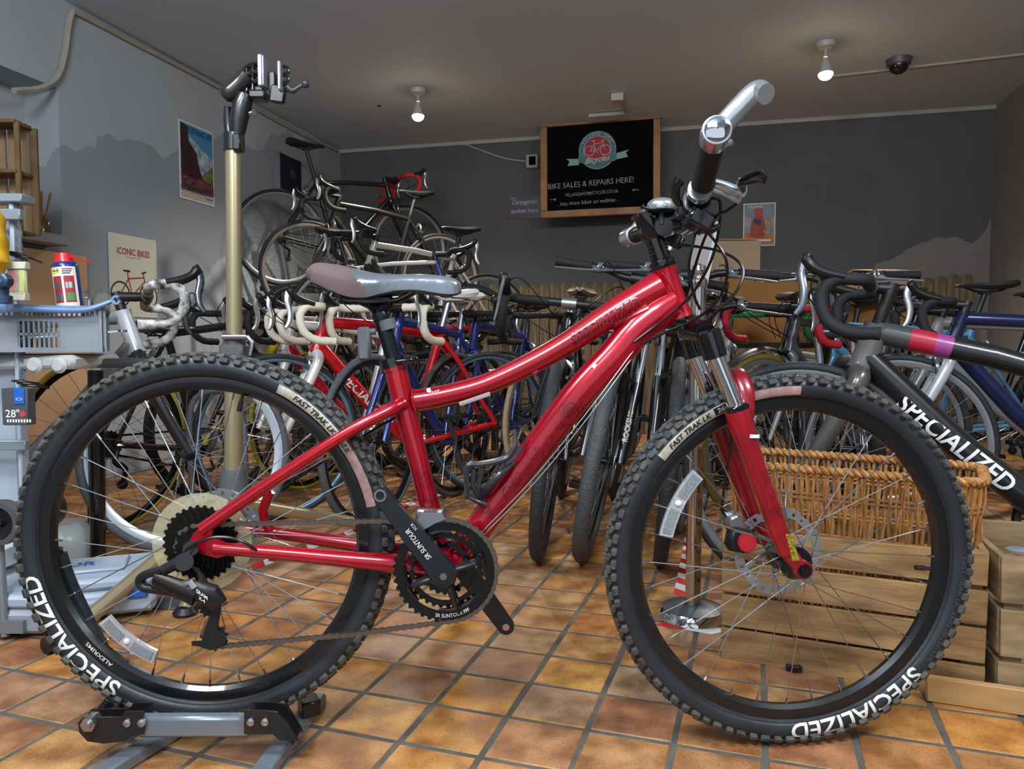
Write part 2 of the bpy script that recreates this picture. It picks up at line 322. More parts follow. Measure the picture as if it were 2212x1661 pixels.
def build_wheel(name, c, R, rim_in, hubw, fl_r, tw, rear):
    w = part(name, hb); w.location = c
    r0 = R-.025; hw = tw/2
    def tw_at(r):                                    # half width of the casing at radius r
        t = (r-r0+.004)/.0225; return hw*math.sqrt(max(0, 1-t*t))
    t = MB(); prof = [(R-.047, .012), (R-.042, .019)]
    prof += [(r0-.004+.0225*math.sin(a), hw*math.cos(a)) for a in [math.radians(q) for q in (-20, 0, 20, 38, 55, 72, 90)]]
    prof = prof+[(r, -x) for r, x in reversed(prof[:-1])]
    t.ring((0, 0, 0), YA, prof, 120, closed=True)
    t.ring((0, 0, 0), YC, [(R-.0435, .0168), (R-.0425, .0195), (R-.0412, .0200)], 120, 0, closed=False)
    ty = t.obj('tyre', RUBBER, w)
    k = MB(); n = 88                                 # tread knobs, moulded in rows
    for i in range(n):
        for row in range(5):
            a = 2*PI*(i+(.5 if row in (1, 3) else 0)+rnd.uniform(-.05, .05))/n
            lat = (-.0235, -.0125, 0, .0125, .0235)[row]; ph = lat/hw*.95
            rr = r0-.004+.0225*math.cos(ph*1.05)+.0005; out = V((math.cos(a), 0, math.sin(a))); tan = V((-math.sin(a), 0, math.cos(a)))
            nrm = (out*math.cos(ph*1.25)+YA*math.sin(ph*1.25)).normalized(); p = out*rr+YA*lat*1.0
            sid = nrm.cross(tan); Rm = M((tan, sid, nrm)).transposed()
            big = row in (0, 4)
            d = (.0125 if i % 2 else .015, .0095, .0100) if big else ((.0135, .0095, .0075) if row in (1, 3) else (.015, .008, .007))
            if not big and i % 2: Rm = Rm @ M.Rotation(.5*(1 if row > 1 else -1), 3, 'Z')
            k.box(p, d, 0, Rm, bev=.0012)
    kn = k.obj('tread', mat('tread_rubber', '2b2c2e' if not rear else '333230', .75, var=.5, vscale=60, col2='55524c' if rear else '1d1e20'), w, kind='stuff')
    b = MB(); ro = R-.043; b.ring((0, 0, 0), YA, [(ro, .013), (ro-.006, .014), (rim_in+.006, .0115), (rim_in, .004), (rim_in, -.004), (rim_in+.006, -.0115), (ro-.006, -.014), (ro, -.013)], 120)
    b.obj('rim', mat('rim_black', '111214', .3, coat=.4), w)
    L = []
    for s in (0, 1):
        for i in range(8):
            for q in (0, 1):
                slot = (1+4*i if q == 0 else 3+4*i)+s*.999; ra = 2*PI*slot/32; ha = ra+(-1 if q == 0 else 1)*2*PI*6/32
                y = (-1 if s else 1)*hubw
                L.append((V((math.cos(ha)*fl_r, y+(.002 if q else -.002), math.sin(ha)*fl_r)), V((math.cos(ra)*(rim_in+.002), (-1 if s else 1)*.003, math.sin(ra)*(rim_in+.002)))))
    sm = spoke_mesh((L[0][1]-L[0][0]).length)
    for a, c2 in L:
        d = c2-a; x, y = frame_of(d); link('spoke', sm, w, mw=M.Translation(a) @ M((x, y, d.normalized())).transposed().to_4x4())
    b = MB()
    b.lathe((0, -hubw-.012, 0), YA, [(.001, 0), (.009, 0), (.009, .006), (fl_r+.004, .010), (fl_r+.004, .014), (.015, .022), (.013, hubw+.012), (.015, 2*hubw+.002), (fl_r+.004, 2*hubw+.010), (fl_r+.004, 2*hubw+.014), (.009, 2*hubw+.02), (.001, 2*hubw+.024)], 24)
    b.obj('hub', GLOSSB, w)
    v = MB(); va = math.radians(-5) if not rear else math.radians(75); d = V((math.cos(va), 0, math.sin(va)))
    v.cyl(d*(rim_in+.002), d*(rim_in-.018), .003, 8); v.cyl(d*(rim_in-.012), d*(rim_in-.03), .0045, 8); v.obj('valve', BLACK, w)
    return w, tw_at
WBH = (RB-RA).length/2
RW_C, FW_C = V((-WBH, 0, .370)), V((WBH, 0, .333))
rw, tw_at = build_wheel('rear_wheel', RW_C, .333, .264, .028, .025, .050, True)
fw, _ = build_wheel('front_wheel', FW_C, .333, .264, .028, .025, .050, False); fw.rotation_euler = (0, 0, .045)
def arc_fn(am, r0, lift=.0007):                     # writing bent round the sidewall, tops outward, clockwise
    def f(x, y):
        a = am-x/r0; r = r0+y; return V((math.cos(a)*r, -tw_at(r)-lift, math.sin(a)*r))
    return f
def strip_arc(mb, a0, a1, r0, wd, mi, lift=.0005, n=24):
    f = arc_fn(0, r0, lift)
    for i in range(n):
        x0, x1 = [-(a0+(a1-a0)*q/n)*r0 for q in (i, i+1)]
        for j in range(5):
            y0, y1 = -wd/2+wd*j/5, -wd/2+wd*(j+1)/5; mb.quad(f(x0, y0), f(x1, y0), f(x1, y1), f(x0, y1), mi)
    return mb
D = math.radians
CREAM = mat('cream_print', 'c9c3b4', .6, var=.3, vscale=80, col2='a89c88'); INK = mat('ink_print', '101010', .5); PALE = mat('pale_red_print', 'b99088', .6, var=.4, vscale=60)
b = MB(); put_text(b, 'SPECIALIZED', .036, arc_fn(D(215.5), .3035), 0, shear=0, bold=.016, fit=.258); b.obj('sidewall_lettering', WHITE, rw, flat=True)
b = MB(); strip_arc(b, D(63), D(32), .3005, .0165, 0); strip_arc(b, D(32), D(12), .3005, .0165, 2)
put_text(b, 'FAST TRAK LK', .0135, arc_fn(D(48), .3005, .0013), 1, shear=.2, bold=.02, fit=.094); put_text(b, '26x2.0', .013, arc_fn(D(35), .3005, .0013), 1, shear=.2, bold=.02, fit=.032)
b.obj('sidewall_label', [CREAM, INK, PALE], rw, flat=True)
b = MB(); put_text(b, 'SPECIALIZED', .036, arc_fn(D(294.5), .3035), 0, bold=.016, fit=.258); b.obj('sidewall_lettering', WHITE, fw, flat=True)
b = MB(); strip_arc(b, D(142), D(111), .3005, .0165, 0); strip_arc(b, D(106), D(89), .3005, .0155, 2)
put_text(b, 'FAST TRAK LK', .0135, arc_fn(D(129), .3005, .0013), 1, shear=.2, bold=.02, fit=.09); strip_arc(b, D(119), D(110), .3005, .013, 1, .0009); put_text(b, '26x2.0', .011, arc_fn(D(114.5), .3005, .0014), 0, shear=.2, bold=.02, fit=.038)
b.obj('sidewall_label', [CREAM, INK, PALE], fw, flat=True)
MOULD = mat('moulded_print', '4d5056', .5)
b = MB(); put_text(b, 'FAST TRAK LK  26X2.00 (51-559)', .011, arc_fn(D(-18), .3045), 0, bold=.003, fit=.20); b.obj('moulded_lettering', MOULD, fw, flat=True)
b = MB(); put_text(b, 'FAST TRAK LK 26X2.00 (51-559)', .011, arc_fn(D(276), .3045), 0, bold=.003, fit=.17); b.obj('moulded_lettering', MOULD, rw, flat=True)
def rim_fn(am, r0): return lambda x, y: V((math.cos(am-x/r0)*(r0+y), -.0142, math.sin(am-x/r0)*(r0+y)))
b = MB(); put_text(b, 'ALEXRIMS', .010, rim_fn(D(227), .277), 0, bold=.01, fit=.06); b.obj('rim_lettering', WHITE, rw, flat=True)
CLEAR = mat('clear_reflector', 'd6dade', .2, .1, coat=.5, var=.3, vscale=300, alpha=.75)
def reflector(w, am, r0, half, name='spoke_reflector'):
    b = MB(); n = 10
    pts = [(r0+.012, am-half+2*half*i/n) for i in range(n+1)]+[(r0-.012, am+half-2*half*i/n) for i in range(n+1)]
    b.prism([(math.cos(a)*r, math.sin(a)*r) for r, a in pts], M.Rotation(PI/2, 4, 'X'), .004, .011)
    o = b.obj(name, CLEAR, w)
    for s in (-1, 1):
        c = MB(); a0 = am+s*half*.55; hp = half*.36
        pts = [(r0+.008, a0-hp+2*hp*i/5) for i in range(6)]+[(r0-.008, a0+hp-2*hp*i/5) for i in range(6)]
        c.prism([(math.cos(a)*r, math.sin(a)*r) for r, a in pts], M.Rotation(PI/2, 4, 'X'), .011, .0125); c.obj('reflector_lens', mat('reflector_lens', 'aeb4ba', .3, .3, var=.5, vscale=500), w)
    c = MB(); c.ball((math.cos(am)*r0, -.012, math.sin(am)*r0), .006, 12, sc=(1, .5, 1)); c.obj('reflector_clip', WHITE, w)
reflector(rw, D(232), .228, D(14)); reflector(fw, D(153), .228, D(15.5))
# brake discs on the far side
def rotor(w, r, off, name='brake_disc'):
    b = MB(); n = 72
    for i in range(n):
        a0, a1 = 2*PI*i/n, 2*PI*(i+1)/n
        wv = .0022*(1 if (i % 12) < 6 else -1)
        ro = r+wv; ri = r-.016+wv*.4
        if i % 3 == 1: segs = [(ri, ri+.0045), (ro-.0045, ro)]
        else: segs = [(ri, ro)]
        for (p, q) in segs:
            b.prism([(math.cos(a0)*p, math.sin(a0)*p), (math.cos(a1)*p, math.sin(a1)*p), (math.cos(a1)*q, math.sin(a1)*q), (math.cos(a0)*q, math.sin(a0)*q)], M.Rotation(PI/2, 4, 'X'), -off-.001, -off+.001)
    for i in range(6):
        a = 2*PI*i/6; b.beam((math.cos(a)*.02, off, math.sin(a)*.02), (math.cos(a+.45)*(r-.012), off, math.sin(a+.45)*(r-.012)), .007, .0018, up=(0, 1, 0))
        b.cyl((math.cos(a)*.022, off-.004, math.sin(a)*.022), (math.cos(a)*.022, off+.001, math.sin(a)*.022), .003, 6)
    b.ring((0, 0, 0), YA, [(.026, off-.001), (.026, off+.001), (.017, off+.001), (.017, off-.001)], 24)
    return b.obj(name, mat('disc_steel', 'aeb4ba', .3, .75), w)
rotor(fw, .080, .045); rotor(rw, .078, .052)
# ---------------------------------------------------------------- frame
def kp(lst, off): return [K(x, y, off) for x, y in lst]
f = MB()
htT, htB = K(1434, 579, 0), K(1469, 686, 0); hax = (htB-htT).normalized()
f.tube([htT, htT+hax*.012, htT.lerp(htB, .5), htB-hax*.012, htB], [.0225, .0205, .0195, .021, .0235], 28)
TT = smooth(kp([(1426, 618), (1372, 648), (1324, 676), (1226, 741), (1140, 789), (1050, 830), (965, 853), (893, 866)], 0), 6)
f.tube(TT, [.029, .026, .024, .0215, .0205, .0195, .0195, .0205], 24, fx=.95, fy=1.0, up=(0, 1, 0))
DT = smooth(kp([(1459, 652), (1418, 678), (1372, 716), (1330, 765), (1245, 857), (1143, 992), (1060, 1105), (985, 1210)], 0), 6)
f.tube(DT, [.030, .032, .030, .029, .0285, .027, .026, .024], 26, fx=1.0, fy=1.0, up=(0, 1, 0))
SB, ST = K(944, 1165, 0), K(854, 792, 0)
STP = [K(854, 792), K(864, 838), K(880, 900), K(910, 1020), K(936, 1125), K(950, 1210)]
f.tube(STP, [.0195, .0195, .019, .018, .018, .0185], 24); f.tube([K(852, 786), K(855, 800)], .021, 24)
BBC = K(961, 1233, -.053); BBC.y = 0; f.cyl(BBC+V((0, -.034, 0)), BBC+V((0, .034, 0)), .0225, 26)
# gusset plate between the two main tubes
f.tube([K(1395, 668), K(1352, 690), K(1318, 706)], [.028, .022, .01], 16, fx=.55, up=(0, 1, 0))
for s in (-1, 1):
    y = s*.058
    f.tube(smooth([KM(868, 872, s*.012), KM(840, 887, s*.028), KM(742, 940, s*.045), KM(560, 1058, s*.055), KM(438, 1143, s*.062)], 5), [.014, .0115, .0105, .0105, .0115], 16, fx=1, fy=1.25, up=(0, 1, 0))
    f.tube(smooth([KM(462, 1184, s*.063), KM(600, 1194, s*.055), KM(730, 1206, s*.046), KM(850, 1217, s*.036), KM(925, 1228, s*.022)], 5), [.0105, .0115, .0135, .017, .015], 16, up=(0, 1, 0))
    Xd = M.Translation((0, s*.064, 0)) @ M.Rotation(PI/2, 4, 'X')
    p = [KM(x, y, s*.064) for x, y in ((408, 1176), (420, 1150), (447, 1128), (462, 1138), (458, 1158), (490, 1174), (500, 1196), (470, 1204), (440, 1196), (422, 1192))]
    f.prism([(q.x, q.z) for q in p], Xd, -.004, .004)
f.tube([K(584, 1062, .053), K(568, 1100, .054), K(572, 1130, .056), K(596, 1162, .056)], [.009, .009, .009, .010], 12)
f.tube([K(752, 932, -.045), K(752, 932, .045)], .008, 12)
f.cyl(K(830, 884, -.04), K(830, 884, -.026), .008, 12)
# weld beads
def bead(c, ax, r, a0, a1, n, rr=.0026, mb=f, sy=1):
    x, y = frame_of(V(ax), (0, 1, 0))
    for i in range(n):
        a = a0+(a1-a0)*i/(n-1); mb.ball(V(c)+x*(math.cos(a)*r*sy)+y*(math.sin(a)*r), rr, 6)
bead(K(896, 866), K(965, 853)-K(893, 866), .0205, 0, 2*PI, 34); bead(K(866, 872, 0), K(438, 1143)-K(868, 872), .019, 0, 2*PI, 30)
for t in range(20):
    a = t/19; p = K(1331+(1418-1331)*a, 699-(699-640)*a, -.0215); f.ball(p, .0024, 6)
for t in range(18):
    a = t/17; p = K(1432+14*math.sin(a*PI)*.4+38*a, 592+a*82, -.020); f.ball(p, .0026, 6)
for x, y in ((1371, 752), (1154, 799), (1048, 845)): f.cyl(K(x, y, 0)+V((0, -.014, 0)), K(x, y, 0)+V((0, .014, 0)), .006, 10)
f.cyl(K(582, 1205, -.05), K(600, 1207, -.05), .0055, 10)
frame = f.obj('frame', RED, hb)
b = MB()
def tube_fn(path_a, path_b, r, off0=0.0, ky=1):
    a, c = K(*path_a), K(*path_b); u = (c-a).normalized(); n = V((-u.z, 0, u.x)); m = (a+c)/2
    def f(x, y):
        t = y/r; return m+u*x+n*(math.sin(t)*r*ky)+YC*(math.cos(t)*r+.0007+off0)
    return f
put_text(b, 'SPECIALIZED', .034, tube_fn((1236, 735), (1372, 655), .0268), 0, shear=.25, bold=.004, fit=.135)
b.obj('frame_lettering', DRED, hb, flat=True)
b = MB(); strip = tube_fn((988, 862), (1058, 838), .0195)
def patch_on(mb, fn, x0, x1, y0, y1, mi, n=5):
    for i in range(n):
        ya, yb = y0+(y1-y0)*i/n, y0+(y1-y0)*(i+1)/n; mb.quad(fn(x0, ya), fn(x1, ya), fn(x1, yb), fn(x0, yb), mi)
patch_on(b, strip, -.028, .028, -.0135, -.005, 0); STK = mat('sticker_white', 'd9cfcc', .5); b.obj('frame_sticker', STK, hb, flat=True); b = MB(); sf = tube_fn((915, 850), (965, 838), .0195); patch_on(b, sf, -.012, -.005, .001, .008, 0); put_text(b, 'fast', .009, tube_fn((915, 850), (965, 838), .0198), 0, shear=.3, bold=.01, fit=.02)
b.obj('frame_sticker', STK, hb, kind='stuff', flat=True); b = MB(); patch_on(b, tube_fn((1292, 806), (1300, 795), .029), -.004, .004, .013, .020, 0)
b.obj('frame_sticker', mat('sticker_white', 'd9cfcc', .5), hb, flat=True)
# scrollwork printed on the lower tubes
b = MB()
def swirl(fn, cx, cy, r, a0, turns, wd):
    n = 22; pr = None
    for i in range(n+1):
        t = i/n; a = a0+turns*2*PI*t; rr = r*(1-t*.85); x, y = cx+math.cos(a)*rr, cy+math.sin(a)*rr; x2, y2 = cx+math.cos(a)*(rr-wd*(1-t*.6)), cy+math.sin(a)*(rr-wd*(1-t*.6))
        q = (fn(x, y), fn(x2, y2))
        if pr: b.quad(pr[0], q[0], q[1], pr[1])
        pr = q
r2 = random.Random(3)
dfn = tube_fn((1034, 1140), (1262, 834), .0288)
for i in range(22):
    x = -.13+.26*r2.random(); swirl(dfn, x, r2.uniform(-.02, .02), r2.uniform(.009, .017), r2.uniform(0, 6), r2.choice((-1, 1))*r2.uniform(.7, 1.5), .0016)
sfn = tube_fn((936, 1125), (905, 1000), .0185)
for i in range(8): swirl(sfn, r2.uniform(-.05, .05), r2.uniform(-.012, .012), r2.uniform(.006, .011), r2.uniform(0, 6), r2.choice((-1, 1))*1.1, .0013)
b.obj('frame_scrollwork', mat('scroll_print', '6e0716', .35, .2, coat=.5), hb, kind='stuff', flat=True)
# headset, stem, bar
b = MB(); up = -hax
b.tube([htT, htT+up*.004, htT+up*.006, htT+up*.013, htT+up*.016], [.0235, .0245, .0225, .0225, .018], 28)
b.obj('headset_cup', GLOSSB, hb); b = MB(); b.tube([htB, htB+hax*.006, htB+hax*.010, htB+hax*.014], [.0235, .024, .022, .019], 28)
b.obj('headset_cup', GLOSSB, hb)
SP = K(1406, 492, 0); sb_ = htT+up*.016
b = MB(); 
for i in range(3): b.cyl(sb_+up*(.0125*i+.0005), sb_+up*(.0125*i+.012), .0178, 24)
b.obj('headset_spacer', GLOSSB, hb)
b = MB(); s0 = sb_+up*.0385; s1 = s0+up*.047; CL = K(1488, 470, 0)
b.tube([s0, s0+up*.004, s1-up*.003, s1], [.0195, .0225, .0225, .019], 24)
b.tube([s0.lerp(s1, .45), s0.lerp(s1, .5).lerp(CL, .3), s0.lerp(s1, .55).lerp(CL, .7), CL], [.022, .0215, .021, .0225], 20)
b.cyl(CL+V((0, -.030, 0)), CL+V((0, .030, 0)), .0255, 26)
for i in (-1, 1):
    b.cyl(s0.lerp(s1, .5+.28*i)+V((-.022, -.012, 0)), s0.lerp(s1, .5+.28*i)+V((-.022, .012, 0)), .0045, 10); b.cyl(CL+V((.019, -.018, .017*i)), CL+V((.019, .018, .017*i)), .005, 10)
b.obj('stem', GLOSSB, hb)
b = MB(); q = [K(1428, 486, -.021), K(1449, 480, -.021), K(1456, 506, -.021), K(1435, 514, -.021)]; b.quad(*q); b.obj('stem_label', mat('label_silver', 'a8aaa8', .5, var=.5, vscale=700), hb, flat=True)
BE, BF = K(1546, 290, -.30), K(1362, 512, .31)
barp = smooth([BE, K(1532, 352, -.215), K(1510, 428, -.125), CL+V((0, -.03, 0)), CL, CL+V((0, .03, 0)), K(1440, 480, .115), K(1398, 495, .215), BF], 6)
b = MB(); b.tube(barp, .0125, 16); b.obj('handlebar', GLOSSB, hb)
GR = mat('grip_rubber', '1a1a1c', .8, bump=.6, bscale=500)
for a, c in ((K(1519, 396, -.185), K(1541, 306, -.285)), (K(1412, 492, .20), K(1371, 508, .295))):
    b = MB(); n = 12; P = [V(a).lerp(V(c), i/n) for i in range(n+1)]; b.tube(P, [.018]+[.0165 if i % 2 else .0168 for i in range(n-1)]+[.0165], 18); b.obj('grip', GR, hb)
POL = mat('polished_alloy', 'd5dade', .22, .85)
for side, e, d0, path in ((-1, K(1544, 296, -.295), K(1548, 283, -.318), [(1560, 272, -.31), (1590, 240, -.315), (1622, 207, -.32), (1640, 197, -.325), (1655, 203, -.34)]), (1, K(1366, 510, .305), K(1356, 514, .325), [(1372, 500, .32), (1392, 472, .32), (1412, 452, .32), (1424, 446, .32)])):
    b = MB(); e = V(e); d0 = V(d0); d = (d0-e).normalized()
    b.tube([e-d*.012, e-d*.010, d0+d*.002, d0+d*.006, d0+d*.0085], [.0165, .0198, .0200, .0188, .010], 24)
    b.tube(smooth([e*.3+d0*.7]+[K(*p) for p in path], 6), [.013, .012, .0125, .0125, .0125, .0115] , 18, fx=1, fy=1.15)
    b.cyl(e+d*.006+V((.010, 0, -.014)), e+d*.006+V((.022, 0, -.008)), .0045, 8)
    be_ = b.obj('bar_end', POL, hb); b = MB(); x_, y_ = frame_of(d); b.lathe(d0+d*.0075, d, [(.0165, -.003), (.0165, .001), (.012, .0035), (.001, .0045)], 22); b.obj('end_cap', CHROME, be_)
# brake levers and shifters
for s in (-1, 1):
    if s < 0:
        c0 = K(1512, 412, -.165); lv = [(1528, 392, -.17), (1560, 398, -.18), (1590, 410, -.19), (1608, 412, -.20)]; bl = [(1605, 404, -.20), (1597, 392, -.23), (1618, 385, -.27), (1640, 380, -.30), (1652, 388, -.315)]; low = [(1520, 402, -.165), (1556, 414, -.17), (1584, 428, -.18), (1598, 432, -.185)]
    else:
        c0 = K(1422, 490, .17); lv = [(1436, 500, .17), (1452, 512, .175), (1470, 520, .18)]; bl = [(1472, 520, .18), (1478, 520, .20), (1470, 524, .24), (1456, 526, .28)]; low = [(1430, 496, .17), (1448, 512, .17), (1466, 524, .18)]
    b = MB(); dr = (barp[6]-barp[0]).normalized() if s < 0 else (barp[-1]-barp[-7]).normalized()
    b.cyl(c0-dr*.008, c0+dr*.008, .0185, 22); b.tube(smooth([K(*p) for p in lv], 4), [.0055, .0045, .0055, .0075], 10, fy=1.3); b.tube(smooth([K(*p) for p in low], 4), [.005, .005, .007], 10)
    lo = b.obj('brake_lever', POL, hb)
    b = MB(); b.tube(smooth([K(*p) for p in bl], 5), [.008, .006, .007, .0075, .005], 12, fx=.6, fy=1.2); b.obj('lever_blade', GLOSSB, lo)
    b = MB(); c1 = K(1504, 440, -.13) if s < 0 else K(1440, 486, .13)
    b.cyl(c1-dr*.016, c1+dr*.014, .0215, 18); b.box(c1+V((.004, 0, -.026)), (.042, .05, .030), 0, M.Rotation(.5, 3, 'Y'), bev=.006)
    b.tube(smooth([c1+V((-.012, 0, .004)), c1+V((-.03, -.004, .002)), c1+V((-.036, -.012, .022)), c1+V((-.03, -.016, .034))], 4), [.007, .006, .008, .010], 10)
    b.tube([c1+V((.002, .0, -.03)), c1+V((.022, -.01, -.042)), c1+V((.034, -.012, -.036))], [.008, .007, .005], 10)
    b.obj('gear_shifter', GLOSSB, hb)
# bell
b = MB(); bc = K(1429, 447, -.02)
b.lathe(bc+V((0, 0, -.006)), (0, 0, 1), [(.0235, 0), (.0245, .002), (.0245, .009), (.0225, .0145), (.016, .019), (.006, .0215), (.001, .022)], 32)
bell = b.obj('bell', POL, hb)
b = MB(); b.lathe(bc+V((0, 0, -.010)), (0, 0, 1), [(.001, 0), (.017, 0), (.0225, .004), (.001, .004)], 24); b.cyl(bc+V((0, 0, -.03)), bc+V((0, 0, -.008)), .006, 10); b.tube([bc+V((-.01, -.01, -.008)), bc+V((-.034, -.016, -.004)), bc+V((-.037, -.016, -.001))], [.003, .0025, .005], 8)
b.cyl(bc+V((.004, .02, -.034)), bc+V((.004, -.004, -.034)), .016, 16); b.obj('bell_base', BLACK, bell)
# ---------------------------------------------------------------- suspension fork
fo = part('fork', hb)
b = MB()
b.tube([htB+hax*.012, htB+hax*.020], .024, 24); cA = [K(1527, 722, -.058), K(1528, 722, .058)]
for s in (-1, 1):
    p0 = KM(1528, 712, s*.062); p1 = KM(1546, 772, s*.062)
    b.tube([p0, p0.lerp(p1, .08), p0.lerp(p1, .5), p1], [.017, .0205, .0205, .020], 22)
b.tube(smooth([KM(1523, 716, -.062), KM(1504, 712, -.03), K(1490, 706, 0), KM(1504, 712, .03), KM(1523, 716, .062)], 5), [.017, .0185, .021, .0185, .017], 18, fy=1.15)
b.obj('fork_crown', GLOSSB, fo)
for s in (-1, 1):
    y = .070 if s > 0 else -.062
    b = MB(); b.cyl(KM(1543, 762, y), KM(1595, 892, y), .0142, 28); b.obj('stanchion', CHROME, fo)
    b = MB(); b.tube([KM(1589, 874, y), KM(1590, 877, y), KM(1594, 888, y)], [.016, .0205, .020], 24); b.obj('seal', GLOSSB, fo)
    b = MB(); P = [KM(1593, 886, y), KM(1601, 915, y), KM(1613, 955, y), KM(1632, 1010, y), KM(1660, 1085, y), KM(1682, 1150, y), KM(1699, 1192, y)]
    b.tube(P, [.0215, .0212, .0185, .0168, .0166, .0168, .0150], 24)
    tip = FW_C+V((0, y, 0)); b.tube([KM(1690, 1172, y), KM(1702, 1192, y), tip+V((-.006, 0, .004))], [.014, .0135, .012], 16, fy=1, fx=.8); b.cyl(tip+V((0, -.007, 0)), tip+V((0, .007, 0)), .0155, 20)
    if s < 0:
        b.tube(smooth([KM(1603, 905, y), KM(1614, 868, y+.004), KM(1610, 838, y+.012), KM(1599, 812, y+.028), KM(1592, 803, 0), KM(1599, 812, -y-.028), KM(1610, 838, -y-.012), KM(1614, 868, -y-.004), KM(1603, 905, -y)], 6), [.013, .0085, .0095, .010, .0105, .010, .0095, .0085, .013], 14, fx=.75, fy=1.5)
    b.obj('fork_lower', RED2 if s < 0 else RED, fo)
lf = tube_fn((1600, 960), (1660, 1120), .0172)
b = MB()
fk = lambda x, y: lf(x, y)+V((0, -.062, 0))
for i in range(9): 
    _f = b; swirl(fk, r2.uniform(-.05, .05), r2.uniform(-.010, .010), r2.uniform(.006, .010), r2.uniform(0, 6), r2.choice((-1, 1))*1.1, .0013)
b.obj('fork_scrollwork', DRED, fo, flat=True)
b = MB(); lf2 = tube_fn((1672, 1122), (1692, 1184), .0182); patch_on(b, lambda x, y: lf2(x, y)+V((0, -.062, 0)), -.024, .024, -.014, -.002, 0); b.obj('warning_label', mat('yellow_label', 'c9b21c', .5, var=.5, vscale=300, col2='3a3510'), fo, flat=True)
b = MB(); lf3 = tube_fn((1588, 930), (1600, 930), .0195); patch_on(b, lambda x, y: lf3(x, y)+V((0.002, -.062, 0)), -.008, .008, -.003, .003, 0); b.obj('fork_label', WHITE, fo, flat=True)
b = MB(); tip = FW_C; b.cyl(tip+V((0, -.060, 0)), tip+V((0, -.078, 0)), .0085, 16); b.cyl(tip+V((0, -.068, 0)), tip+V((0, -.073, 0)), .0115, 16); b.obj('wheel_axle', GLOSSB, hb); b = MB(); b.cyl(tip+V((0, .06, 0)), tip+V((0, .082, 0)), .009, 14)
b.tube([tip+V((0, .078, 0)), tip+V((-.03, .084, .01)), tip+V((-.075, .08, .03))], [.006, .005, .004], 8); b.obj('release_lever', GLOSSB, hb)
# front caliper
b = MB(); c = K(1590, 1135, .052); b.box(c, (.03, .034, .05), 0, M.Rotation(-.5, 3, 'Y'), bev=.006); b.box(K(1578, 1128, .06), (.022, .02, .028), 0, M.Rotation(.3, 3, 'Y'), bev=.004); b.tube([K(1562, 1112, .05), K(1590, 1112, .055), K(1600, 1130, .055)], [.005, .008, .008], 8)
cal = b.obj('brake_caliper', ALLOY, hb)
b = MB(); c = K(1612, 1170, .018); b.cyl(c, c+V((0, -.008, 0)), .0155, 26)
for i in range(20): a = 2*PI*i/20; b.box(c+V((math.cos(a)*.0155, -.004, math.sin(a)*.0155)), (.003, .008, .003), 0, M.Rotation(-a, 3, 'Y'))
b.obj('adjuster_dial', mat('red_plastic', 'b5202c', .4), cal)
b = MB(); b.box(K(1598, 1165, .04), (.05, .03, .045), 0, M.Rotation(.2, 3, 'Y'), bev=.008); b.obj('caliper_body', BLACK, cal)
# ---------------------------------------------------------------- seat post, clamp, saddle
b = MB(); sp0, sp1 = K(856, 795), K(817, 664); b.cyl(sp0, sp1, .0135, 22); b.tube([K(826, 696), K(822, 680), K(816, 660)], [.0138, .016, .010], 16)
b.tube([K(815, 668, 0), K(800, 656, 0), K(775, 650, 0)], [.012, .010, .006], 12, fx=1.6); b.tube([K(818, 668, 0), K(840, 655, 0), K(846, 646, 0)], [.012, .011, .007], 12, fx=1.6)
b.box(K(810, 648, 0), (.062, .05, .014), 0, M.Rotation(.02, 3, 'Y'), bev=.004); b.cyl(K(829, 638, -.02), K(829, 638, .02), .008, 12)
b.obj('seatpost', mat('satin_black_metal', '22262b', .28, .6), hb)
b = MB(); sa = (sp1-sp0).normalized(); c = K(849, 780); b.cyl(c-sa*.009, c+sa*.006, .0235, 26); b.cyl(c+V((.02, -.02, 0)), c+V((.028, .012, 0)), .005, 8); b.tube(smooth([c+V((.024, .014, .002)), c+V((.04, .0, .004)), c+V((.036, -.022, .003)), c+V((.01, -.029, 0))], 4), [.006, .005, .005, .004], 10); b.obj('seat_clamp', GLOSSB, hb)
b = MB(); c = K(836, 702); b.cyl(c-sa*.009, c+sa*.009, .0165, 20); b.cyl(K(812, 716, -.01), K(795, 716, -.01), .006, 10); b.box(K(787, 742, -.01), (.022, .018, .058), 0, None, bev=.004); b.obj('rear_reflector_bracket', mat('grey_plastic', '5b5d60', .5), hb)
sad = part('saddle', hb)
st = [(664, 583, .030, 592), (672, 572, .050, 598), (686, 565, .064, 605), (720, 568, .070, 621), (755, 575, .069, 634), (790, 584, .056, 637), (820, 589, .043, 630), (860, 591, .033, 622), (900, 591, .027, 621), (935, 592, .0235, 626), (965, 595, .021, 630), (986, 602, .017, 629), (996, 612, .009, 625)]
